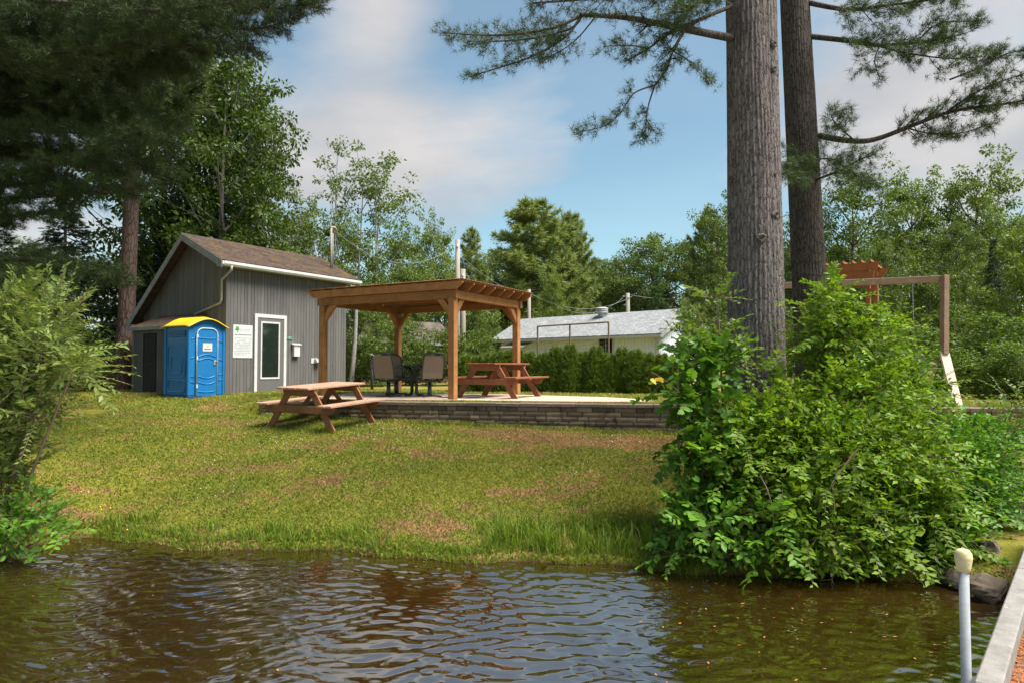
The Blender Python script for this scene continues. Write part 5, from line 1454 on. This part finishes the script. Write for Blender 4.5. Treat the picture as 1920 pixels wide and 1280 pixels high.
def second_pine():
    d = 10.6
    a = at(1516, 500, d); b = at(1490, 0, d)
    g = ground(a.x + .1, d) - .15
    t = thing('pine_tree', (a.x + .12, d, g), 0, 'darker pine trunk standing behind the big grey trunk', 'tree', 'big pines by the shore')
    ox = a.x + .12
    dx = (b.x - a.x) / (b.z - a.z)
    def cx(z): return a.x + dx * (z - a.z) - ox
    me = trunk_mesh([(0.04, 0, 0)] + [(cx(z), 0, z - g) for z in (2, 3.6, 5, 6.5, 8, 15)], [0.31, .27, .252, .240, .228, .215, .13], 2, 300, 180, .03)
    link('trunk', me, M['bark_dark'], t, smooth=True)
    P = Pine(31)
    def B(lst, *a_, **k): P.bough([at(px, py, dd) for px, py, dd in lst], *a_, **k)
    tk = dict(step=0.06, tuft_step=0.032, dens=1.35)
    B([(1512, 68, 10.5), (1600, 78, 10.2), (1650, 85, 10.1), (1720, 80, 10.0), (1800, 66, 9.9)], .045, .010, .55, start=.25, **tk)
    B([(1510, 4, 10.5), (1590, 18, 10.2), (1680, 8, 10.1), (1790, -5, 10.0)], .045, .010, .6, start=.2, **tk)
    B([(1640, 85, 10.1), (1700, 100, 9.9), (1780, 110, 9.8), (1860, 105, 9.7)], .016, .006, .5, start=.15, **tk)
    B([(1650, 84, 10.1), (1640, 115, 10.0), (1650, 150, 9.9)], .012, .005, .4, start=.2, **tk)
    B([(1720, 78, 10.0), (1760, 45, 9.9), (1830, 40, 9.8)], .014, .005, .45, start=.1, **tk)
    B([(1535, 255, 10.5), (1590, 264, 10.2), (1640, 262, 10.1), (1720, 232, 9.9), (1790, 208, 9.8), (1880, 196, 9.7), (1960, 180, 9.6)], .050, .012, .55, start=.35, **tk)
    B([(1770, 214, 9.8), (1820, 180, 9.7), (1870, 155, 9.6), (1950, 130, 9.5)], .018, .006, .5, start=.2, **tk)
    B([(1700, 240, 9.9), (1740, 250, 9.8), (1800, 250, 9.7), (1850, 235, 9.6)], .014, .005, .42, start=.2, **tk)
    B([(1600, 262, 10.2), (1570, 235, 9.9), (1560, 215, 9.7), (1590, 205, 9.6)], .014, .005, .4, start=.2, **tk)
    B([(1780, 150, 9.8), (1830, 130, 9.6), (1890, 100, 9.5), (1940, 95, 9.4)], .014, .005, .5, start=.1, **tk)
    B([(1528, 338, 10.4), (1575, 320, 10.0), (1615, 298, 9.8), (1640, 290, 9.7)], .020, .006, .5, start=.15, **tk)
    B([(1520, 300, 10.3), (1500, 300, 9.9), (1480, 320, 9.6), (1500, 345, 9.4)], .016, .005, .5, start=.1, **tk)
    B([(1530, 300, 10.3), (1560, 300, 9.9), (1610, 330, 9.6), (1640, 345, 9.5)], .014, .005, .5, start=.1, **tk)
    rg = np.random.default_rng(5)
    for k in range(7):
        a_ = k * 2.4 + 1; z = 9.2 + k * .8; L_ = 3.0 - k * .2
        s_ = Vector((ox + cx(z), d, z)); e = s_ + Vector((math.cos(a_) * L_, math.sin(a_) * L_, .5))
        P.bough([s_, s_.lerp(e, .35) + Vector((0, 0, .1)), s_.lerp(e, .7), e], .05, .008, .7, step=.16, tuft_step=.09, start=.25)
    P.finish(t, 0.12, M['bark_dark'], M['needle'], (1.0, 1.05, 1.0))
second_pine()

def left_pine():
    """Large pine standing outside the picture on the left; its boughs hang into view."""
    x, d = -10.6, 11.0
    g = ground(x, d) - .1
    t = thing('pine_tree', (x, d, g), 0, 'large dark pine whose heavy boughs overhang the lawn and willow', 'tree')
    link('trunk', trunk_mesh([(0, 0, 0), (0, 0, 6), (0, 0, 14)], [.45, .36, .2], 6, 120, 60), M['bark_red'], t, smooth=True)
    P = Pine(41)
    def B(lst, *a_, **k): P.bough([at(px, py, dd) for px, py, dd in lst], *a_, **k)
    tk = dict(step=0.055, tuft_step=0.05, dens=2.4)
    for (l, tw) in (([(-250, -70, 11), (100, -40, 11), (350, -5, 10.6), (500, 16, 10.3), (598, 4, 10)], .85),
                    ([(-250, 0, 11), (150, 25, 11), (380, 45, 10.7), (470, 55, 10.4), (555, 38, 10.2)], .8),
                    ([(-250, 60, 11), (100, 75, 11), (320, 85, 10.8), (400, 95, 10.5), (468, 92, 10.3)], .8),
                    ([(-250, -20, 10), (60, 0, 10), (250, 20, 9.8), (400, 10, 9.6), (520, -15, 9.4)], .8),
                    ([(-250, 120, 11.5), (60, 130, 11.5), (250, 125, 11.2), (350, 130, 11)], .8),
                    ([(-250, 100, 10.2), (20, 100, 10.2), (160, 90, 10), (300, 60, 9.8)], .8),
                    ([(-250, 190, 11.5), (0, 190, 11.5), (150, 190, 11.2), (260, 200, 11)], .75),
                    ([(-250, 260, 11), (-40, 250, 11), (80, 245, 10.8), (190, 255, 10.6)], .7),
                    ([(-250, 225, 12), (-40, 215, 12), (120, 215, 11.8), (260, 235, 11.6), (330, 225, 11.4)], .8),
                    ([(-250, 290, 12), (-40, 285, 12), (100, 285, 11.8), (220, 320, 11.6)], .8),
                    ([(-250, 240, 13), (100, 230, 13), (230, 245, 12.8), (330, 270, 12.6)], .9),
                    ([(-250, 300, 13), (100, 290, 13), (240, 300, 12.8), (320, 330, 12.6)], .8),
                    ([(-250, 370, 12.5), (-40, 350, 12.5), (60, 345, 12.2), (150, 345, 12)], .7),
                    ([(-200, 345, 11), (0, 328, 10.6), (95, 312, 10.4), (170, 290, 10.2), (232, 256, 10), (280, 240, 9.9)], .65),
                    ([(-200, 410, 11), (0, 375, 10.8), (120, 365, 10.6), (215, 358, 10.4), (285, 345, 10.3)], .6),
                    ([(-200, 470, 11), (-20, 420, 10.8), (60, 400, 10.6), (130, 410, 10.4)], .5),
                    ([(-250, 520, 10.6), (0, 488, 10.4), (110, 492, 10.2), (190, 512, 10), (245, 520, 9.9)], .55),
                    ([(-250, 560, 10.2), (-20, 520, 10), (60, 520, 9.8), (130, 535, 9.7)], .5)):
        B(l, .055, .008, tw, start=.08, **tk)
    rj = random.Random(4)
    for k in range(16):
        y0 = -60 + k * 17; xe = 470 - max(0, y0) * 1.0 + rj.uniform(-60, 40); dd = rj.uniform(11.5, 14)
        B([(-300, y0 + 10, dd), (-50, y0 + rj.uniform(-15, 15), dd), (xe * .55, y0 + rj.uniform(-20, 20), dd), (xe, y0 + rj.uniform(-10, 25), dd)], .05, .008, .9, start=.1, step=.09, tuft_step=.05, dens=2.0)
    for k in range(8):
        a_ = k * 2.4 + 1; z = 9.0 + k * .55; L_ = 4.2 - k * .25
        s_ = Vector((x, d, z)); e = s_ + Vector((math.cos(a_) * L_, math.sin(a_) * L_, .5))
        P.bough([s_, s_.lerp(e, .35) + Vector((0, 0, .1)), s_.lerp(e, .7), e], .05, .008, .8, step=.16, tuft_step=.09, start=.2)
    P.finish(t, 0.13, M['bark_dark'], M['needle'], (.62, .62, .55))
left_pine()

def red_pine():
    d = 20.5; x = (232 - 960) / F * d
    t = thing('pine_tree', (x, d, 1.15), 0, 'straight reddish pine trunk left of the lean-to', 'tree')
    a = at(250, 300, d)
    link('trunk', trunk_mesh([(-.15, 0, 0), (-.05, 0, .8), (0.05, 0, 2.2), (a.x - x, 0, a.z - 1.15), (a.x - x + .15, 0, 14.5)], [.36, .28, .235, .20, .07], 9, 120, 60), M['bark_red'], t, smooth=True)
    tm, cm, H = PROTO['pine']
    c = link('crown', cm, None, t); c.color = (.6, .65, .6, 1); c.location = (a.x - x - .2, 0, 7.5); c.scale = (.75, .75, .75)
red_pine()

# ------------------------------------------------------------------ shrubs by the water
def shoot_shrub(name, base, blobs, n_tw, leaves, lsize, tmpl, leafm, label, seed, tw_len=0.45, upness=0.25, col=(1, 1, 1), fill=0.25, droop=0.25, lspread=0.8, cat='shrub', big=None, group=None):
    """blobs: (px, py, radius px, depth). Leafy shoots grow outward from the blobs; stems join them to the base."""
    rg = np.random.default_rng(seed); w = Wood()
    t = thing(name, base, 0, label, cat, group)
    bx = Vector(base)
    wts = np.array([b[2] ** 2 for b in blobs], float); wts /= wts.sum()
    P = []; A = []; Nn = []; S = []
    cs = []
    for (px, py, r, dd) in blobs:
        c = at(px, py, dd); rm = r / F * dd; cs.append((c, rm))
        gpt = Vector((bx.x + (c.x - bx.x) * .35, bx.y + (c.y - bx.y) * .35, 0)); gpt.z = max(ground(gpt.x, gpt.y), .02)
        w.curve(gpt, c, .022, .008, (0, 0, .05), 5, 5)
    for k in range(n_tw):
        i = rg.choice(len(blobs), p=wts); c, rm = cs[i]
        d0 = rand_dirs(1, rg, 0.15)[0]
        st = np.array(c) + d0 * rm * rg.uniform(0.25, .85)
        v = unit(d0 + rg.normal(0, .35, 3) + np.array([0, 0, upness])); L_ = tw_len * rg.uniform(.5, 1.15)
        m = max(4, int(leaves * L_ / tw_len)); f = np.linspace(0.12, 1.0, m)
        curve = st + v * (f * L_)[:, None] + np.array([0, 0, -droop * L_])[None] * (f ** 2)[:, None]
        if curve[:, 2].min() < 0.04: continue
        w.m.tube([tuple(st), tuple(curve[m // 2]), tuple(curve[-1])], [.004, .003, .0015], 3, cap=False)
        tang = unit(v[None] + np.array([0, 0, -2 * droop])[None] * f[:, None])
        sd = unit(np.cross(tang, np.array([0, 0, 1.0]) + rg.normal(0, .25, 3)))
        sgn = np.where(np.arange(m) % 2 == 0, 1, -1)[:, None]
        ax = tang * rg.uniform(.35, .8, (m, 1)) + sd * sgn * lspread + rg.normal(0, .18, (m, 3))
        nn = np.cross(sd, tang); nn *= np.sign(nn[:, 2:3] + 1e-6); nn = nn + rg.normal(0, .28, (m, 3))
        P.append(curve); A.append(ax); Nn.append(nn); S.append(lsize * rg.uniform(.6, 1.15, m) * rg.choice([.75, 1, 1, 1.2]) * (1 - .25 * np.abs(f - .5)))
    nf = int(n_tw * leaves * fill)
    if nf:
        ii = rg.choice(len(blobs), size=nf, p=wts); cen = np.array([tuple(cs[i][0]) for i in ii]); rr = np.array([cs[i][1] for i in ii])
        p = cen + rand_dirs(nf, rg) * (rr * rg.random(nf) ** .4)[:, None]
        ok = p[:, 2] > np.maximum(0.05, 0); p = p[ok]
        P.append(p); A.append(rand_dirs(len(p), rg, -.2)); Nn.append(rand_dirs(len(p), rg, .8)); S.append(lsize * rg.uniform(.6, 1.1, len(p)))
    P = np.concatenate(P); A = np.concatenate(A); Nn = np.concatenate(Nn); S = np.concatenate(S)
    if big:            # the largest leaves stand as pieces of their own
        tv = np.array(big[0]); me = mesh_np('leaf', tv, [np.array(big[1])]); me.materials.append(leafm)
        front = np.argsort(P[:, 1] * 1.0 + rg.uniform(0, .5, len(P)))[:big[2]]
        for i in front:
            X = Vector(A[i]).normalized(); Z = Vector(Nn[i]); Z = (Z - X * Z.dot(X)).normalized(); Y = Z.cross(X)
            o = link('leaf', me, None, t); mm = Matrix((X, Y, Z)).transposed().to_4x4() @ Matrix.Scale(S[i] * 1.15, 4); mm.translation = Vector(P[i]) - bx
            o.matrix_local = mm; c_ = rg.uniform(.75, 1.25); o.color = (c_ * col[0], c_ * col[1], c_ * col[2], 1)
        keep = np.ones(len(P), bool); keep[front] = False
        P, A, Nn, S = P[keep], A[keep], Nn[keep], S[keep]
    f = scatter('foliage', tmpl, P - np.array(bx), A, Nn, S, leafm, t); f.color = (*col, 1)
    b = w.m.build('stems', M['twig'], None); b.data.transform(Matrix.Translation(-bx)); b.parent = t
    print(name, 'leaves', len(P))
    return t
def gpos(x, y, dz=-0.05): return (x, y, ground(x, y) + dz)

shoot_shrub('leafy_shrub', gpos(3.1, 7.3), [(1560, 575, 55, 8.0), (1620, 650, 85, 8.0), (1560, 640, 70, 7.9), (1480, 790, 85, 7.5), (1600, 770, 110, 7.5), (1700, 760, 85, 7.8), (1420, 860, 120, 7.2),
            (1550, 880, 130, 7.0), (1680, 880, 110, 7.1), (1500, 985, 95, 6.75), (1620, 1000, 80, 6.75), (1720, 960, 80, 6.9), (1390, 830, 75, 7.4), (1660, 1045, 45, 6.6), (1590, 1050, 50, 6.55), (1780, 1040, 40, 6.6), (1520, 1050, 40, 6.5)],
            2300, 15, 0.080, KITE, M['leaf_bright'], 'big bright green shrub with small leaves spilling over the water below the pines', 61, 0.44, .12, fill=.6, droop=.30)
shoot_shrub('young_maple', gpos(1.9, 7.6), [(1330, 690, 60, 7.5), (1290, 740, 50, 7.4), (1340, 800, 70, 7.3), (1270, 690, 30, 7.3), (1320, 880, 60, 7.1), (1290, 950, 40, 6.95)],
            170, 12, 0.10, LOBED, M['leaf_deep'], 'young maple with broad lobed leaves at the wall side of the bright shrub', 62, .40, .2, (1.15, 1.15, 1), fill=.25, big=(LOBED[0], LOBED[1], 110))
shoot_shrub('broad_leaf_shrub', gpos(2.0, 6.9), [(1290, 985, 50, 6.75), (1350, 1010, 60, 6.6), (1400, 1040, 45, 6.5), (1270, 1040, 28, 6.7), (1440, 990, 60, 6.6), (1340, 930, 60, 6.85)],
            150, 11, 0.095, OVAL, M['leaf_deep'], 'low dark shrub with broad leaves touching the water beside the long grass', 63, .34, .1, (1.25, 1.3, 1.1), fill=.3, big=(OVAL[0], OVAL[1], 120))
shoot_shrub('pale_shoots', gpos(2.6, 7.9), [(1345, 560, 30, 7.8), (1335, 620, 42, 7.7), (1300, 650, 34, 7.7), (1350, 680, 40, 7.6), (1410, 700, 30, 7.6)],
            75, 13, 0.085, OVAL, M['leaf_light'], 'upright pale leafy shoots in front of the big grey trunk', 64, .42, .7, (.95, 1.05, .9), fill=.15, droop=.1)
shoot_shrub('round_leaf_shrub', gpos(4.5, 7.6), [(1790, 870, 75, 7.6), (1760, 960, 70, 7.1), (1830, 950, 50, 7.2), (1740, 1030, 45, 6.7), (1800, 1010, 40, 6.8), (1850, 850, 60, 7.9), (1815, 820, 50, 8.2), (1690, 1040, 40, 6.6), (1850, 905, 60, 7.4), (1880, 950, 40, 7.3), (1905, 880, 60, 8.0)],
            640, 14, 0.072, OVAL, M['leaf_deep'], 'darker shrub with rounded leaves between bright shrub and pier', 65, .40, .15, (1.2, 1.3, 1.0), fill=.3)
shoot_shrub('loose_shrub', gpos(6.0, 9.0), [(1875, 800, 50, 9.2), (1900, 840, 60, 8.8), (1930, 770, 50, 9.2), (1700, 690, 45, 9.0), (1680, 640, 40, 9.0)],
            240, 12, 0.07, KITE, M['leaf_mid'], 'loose airy shrub right of the bright shrub near the wall end', 66, .5, .3, (1.3, 1.4, 1.1), fill=.15)
shoot_shrub('willow_shrub', gpos(-6.1, 7.6), [(30, 610, 75, 7.5), (100, 600, 45, 7.4), (10, 710, 85, 7.4), (90, 680, 60, 7.2), (140, 690, 35, 7.1), (10, 820, 60, 7.3), (-50, 640, 110, 7.6), (-60, 800, 100, 7.5), (70, 770, 40, 7.2), (10, 890, 40, 7.3), (-60, 920, 80, 7.3)],
            860, 19, 0.105, LANCE, M['leaf_silver'], 'tall silvery green willow shrub on the left bank', 67, .55, .55, (1.0, 1.06, .8), fill=.2, droop=.15)
shoot_shrub('broad_leaf_shrub', gpos(-5.6, 7.3), [(30, 985, 45, 7.1), (90, 975, 35, 7.0), (20, 1025, 30, 6.95), (60, 950, 40, 7.2), (-30, 990, 50, 7.1), (110, 1000, 20, 7.0)],
            120, 10, 0.085, OVAL, M['leaf_deep'], 'low broad leaved plant at the waterline beneath the willow', 68, .28, .25, (1.2, 1.25, 1.1), fill=.3, big=(OVAL[0], OVAL[1], 90))
# a few yellowing leaves at the tip of a maple shoot
t = thing('yellow_leaf_sprig', at(1225, 700, 7.1), 0, 'sprig of yellowing leaves in front of the retaining wall and hedge', 'sprig')
rg = np.random.default_rng(9)
w = Wood(); w.curve((0.55, .2, -.45), (-.02, 0, 0.02), .006, .002, (0, 0, .05), 5, 4); w.m.build('stem', M['twig'], t)
me = mesh_np('leaf', np.array(LOBED[0]), [np.array(LOBED[1])]); me.materials.append(M['leaf_yellow'])
me2 = mesh_np('leaf', np.array(LOBED[0]), [np.array(LOBED[1])]); me2.materials.append(M['leaf_light'])
for k in range(12):
    o = link('leaf', me if k < 4 else me2, None, t); f = k / 11
    o.location = (f * .45 + rg.normal(0, .03), rg.normal(0, .04) + .1 * f, -f * .36 + rg.normal(0, .03)); o.scale = (.085,) * 3
    o.rotation_euler = (rg.normal(0, .5), rg.uniform(.2, 1.0), rg.uniform(0, 6.28))
# bare twigs hanging to the water
t = thing('dead_branch', at(1560, 1000, 6.5), 0, 'bare brown twigs hanging from the bright shrub to the water', 'branch')
o0 = at(1560, 1000, 6.5)
rg = np.random.default_rng(12)
for (a, b) in (((1545, 930), (1575, 1010)), ((1575, 1010), (1560, 1085)), ((1570, 1000), (1530, 1075)), ((1575, 1010), (1600, 1070)), ((1560, 985), (1520, 1030)), ((1605, 850), (1560, 905)), ((1425, 890), (1450, 985)), ((1590, 990), (1640, 1060)), ((1610, 840), (1560, 915))):
    w = Wood(); p, q = at(*a, 6.45) - o0, at(*b, 6.35) - o0
    pts = w.curve(p, q, .007, .003, (rg.normal(0, .03), 0, rg.normal(0, .03)), 4, 4)
    for k in range(5):
        s_ = pts[rg.integers(1, 5)]; w.curve(s_, s_ + Vector((rg.normal(0, .08), rg.normal(0, .05), -abs(rg.normal(0.06, .05)))), .003, .001, (0, 0, 0), 2, 3)
    w.m.build('twig', M['twig'], t)

# ------------------------------------------------------------------ grass, flowers
def build_grass():
    rg = np.random.default_rng(77)
    def sample(n, x0, x1, fy):
        x = rg.uniform(x0, x1, n); return x, fy(x, rg.random(n))
    X = []; Y = []; H = []
    # lawn slope
    n = 300000
    x, y = sample(n, -8.5, 4.6, lambda x, u: shore_y(x) - 0.01 + (wall_y(x) - shore_y(x) - 0.02) * u ** 1.15)
    ok = np.abs(x) < y * 0.82 + .3
    X.append(x[ok]); Y.append(y[ok]); H.append(rg.uniform(.012, .036, ok.sum()))
    # lawn up to the shed, and terrace strip
    x = rg.uniform(-15, -5.0, 80000); y = rg.uniform(12.5, 21, 80000); ok = (y > wall_y(x)) & (np.abs(x) < y * .82)
    X.append(x[ok]); Y.append(y[ok]); H.append(rg.uniform(.03, .065, ok.sum()))
    x = rg.uniform(-5.2, 9.5, 60000); u = rg.random(60000); y = wall_y(x) + .27 + 7 * u ** 1.6
    lx = (x + 5.2) * math.cos(WALL_RZ) + (y - wall_y(-5.2)) * math.sin(WALL_RZ); ly = -(x + 5.2) * math.sin(WALL_RZ) + (y - wall_y(-5.2)) * math.cos(WALL_RZ)
    ok = ~((lx > .25) & (lx < 8.0) & (ly > .66) & (ly < 3.6) & (ly < 3.4 - .33 * np.maximum(0, lx - 4.0)))
    X.append(x[ok]); Y.append(y[ok]); H.append(rg.uniform(.02, .055, ok.sum()))
    # weeds along the wall foot
    n = 5000; x = rg.uniform(-5, 3.2, n); y = wall_y(x) - np.abs(rg.normal(.06, .07, n)) - .03; X.append(x); Y.append(y); H.append(rg.uniform(.03, .10, n))
    X = np.concatenate(X); Y = np.concatenate(Y); H = np.concatenate(H); n = len(X)
    Z = gh(X, Y)
    ok = Z > 0.0; X, Y, Z, H = X[ok], Y[ok], Z[ok], H[ok]; n = len(X)
    a = rg.uniform(0, 6.28, n); w_ = (0.0035 + .0006 * Y) * rg.uniform(.7, 1.3, n) * np.where(H > .1, 1.1, 1)
    p = np.stack([X, Y, Z - .008], 1); s = np.stack([np.cos(a), np.sin(a), 0 * a], 1) * w_[:, None]
    ln = rg.normal(0, 1.15, (n, 2)) * np.minimum(H, .06)[:, None]
    tip = p + np.stack([ln[:, 0], ln[:, 1], H + .008], 1)
    V = np.stack([p - s, p + s, tip], 1).reshape(-1, 3)
    o = link('lawn_grass', mesh_np('lawn_grass', V, [np.arange(n * 3).reshape(-1, 3)]), M['blade'])
    tag(o, 'short mown lawn grass with dry patches', 'grass', kind='stuff'); print('blades', n)
    # longer grass at the bank edge and tall tufts by the water
    X = []; Y = []; H = []
    n = 7500; x = rg.uniform(-5.3, 2.2, n); y = shore_y(x) - .02 + np.abs(rg.normal(0.0, .16, n)); X.append(x); Y.append(y); H.append(rg.uniform(.03, .10, n))
    cl = [(rg.uniform(-.3, 1.75), rg.uniform(.08, .75)) for _ in range(46)] + [(rg.uniform(-5, 0), rg.uniform(.05, .4)) for _ in range(12)] + [(-3.05, .15), (-3.0, .2), (-4.7, .1), (-4.9, .15), (-4.4, .05), (-1.5, .1)]
    for cx, dy in cl:
        k = rg.integers(25, 60); x = cx + rg.normal(0, .07, k); y = shore_y(x) + dy + rg.normal(0, .05, k); X.append(x); Y.append(y); H.append(rg.uniform(.10, .30, k) * (1 if cx > -.4 else .6))
    X = np.concatenate(X); Y = np.concatenate(Y); H = np.concatenate(H); Z = gh(X, Y); ok = Z > .0; X, Y, Z, H = X[ok], Y[ok], Z[ok], H[ok]; n = len(X)
    a = rg.uniform(0, 6.28, n); w_ = rg.uniform(.003, .006, n)
    p = np.stack([X, Y, Z - .01], 1); s = np.stack([np.cos(a), np.sin(a), 0 * a], 1) * w_[:, None]; ln = rg.normal(0, .28, (n, 2)) * H[:, None]
    mid_ = p + np.stack([ln[:, 0] * .35, ln[:, 1] * .35, H * .62], 1); tip = p + np.stack([ln[:, 0] * 1.4, ln[:, 1] * 1.4, H * .95], 1)
    V = np.stack([p - s, p + s, mid_ + s * .8, mid_ - s * .8, tip], 1).reshape(-1, 3); b5 = np.arange(n)[:, None] * 5
    o = link('bank_grass', mesh_np('bank_grass', V, [b5 + np.array([[0, 1, 2, 3]]), b5 + np.array([[3, 2, 4]])]), M['tuft'])
    tag(o, 'long green grass tufts along the water edge', 'grass', kind='stuff')
    # clover heads
    cl = [(rg.uniform(-5, 2.5), rg.uniform(8.5, 13)) for _ in range(22)] + [(-2.0, 12.2)] * 3 + [(-2.6, 12.6)] * 3 + [(1.6, 11.3)] * 3
    xs = []; 
    for cx, cy in cl:
        k = rg.integers(3, 12); xs.append(np.stack([cx + rg.normal(0, .28, k), cy + rg.normal(0, .22, k)], 1))
    xs = np.concatenate(xs); xs = xs[xs[:, 1] < wall_y(xs[:, 0]) - .1]
    oct_ = ([(0, 0, 1), (1, 0, 0), (0, 1, 0), (-1, 0, 0), (0, -1, 0), (0, 0, -.6)], [(0, 1, 2), (0, 2, 3), (0, 3, 4), (0, 4, 1), (5, 2, 1), (5, 3, 2), (5, 4, 3), (5, 1, 4)])
    P = np.stack([xs[:, 0], xs[:, 1], gh(xs[:, 0], xs[:, 1]) + .05], 1); n = len(P)
    o = scatter('clover_flowers', oct_, P, np.tile([1., 0, 0], (n, 1)), np.tile([0, 0, 1.], (n, 1)), rg.uniform(.006, .010, n), M['flower'])
    tag(o, 'small white clover heads dotted over the lawn', 'flowers', kind='stuff')
    pts = [hit(px, py) for px, py in ((188, 963), (196, 958), (190, 968), (207, 965), (152, 934), (166, 935), (167, 1005), (238, 1007))]
    P = np.array([(p.x, p.y, p.z + .09) for p in pts]); n = len(P)
    o = scatter('buttercups', oct_, P, np.tile([1., 0, 0], (n, 1)), np.tile([0, 0, 1.], (n, 1)), np.full(n, .013), M['buttercup'])
    tag(o, 'few yellow buttercups in the grass near the willow', 'flowers', kind='stuff')
build_grass()
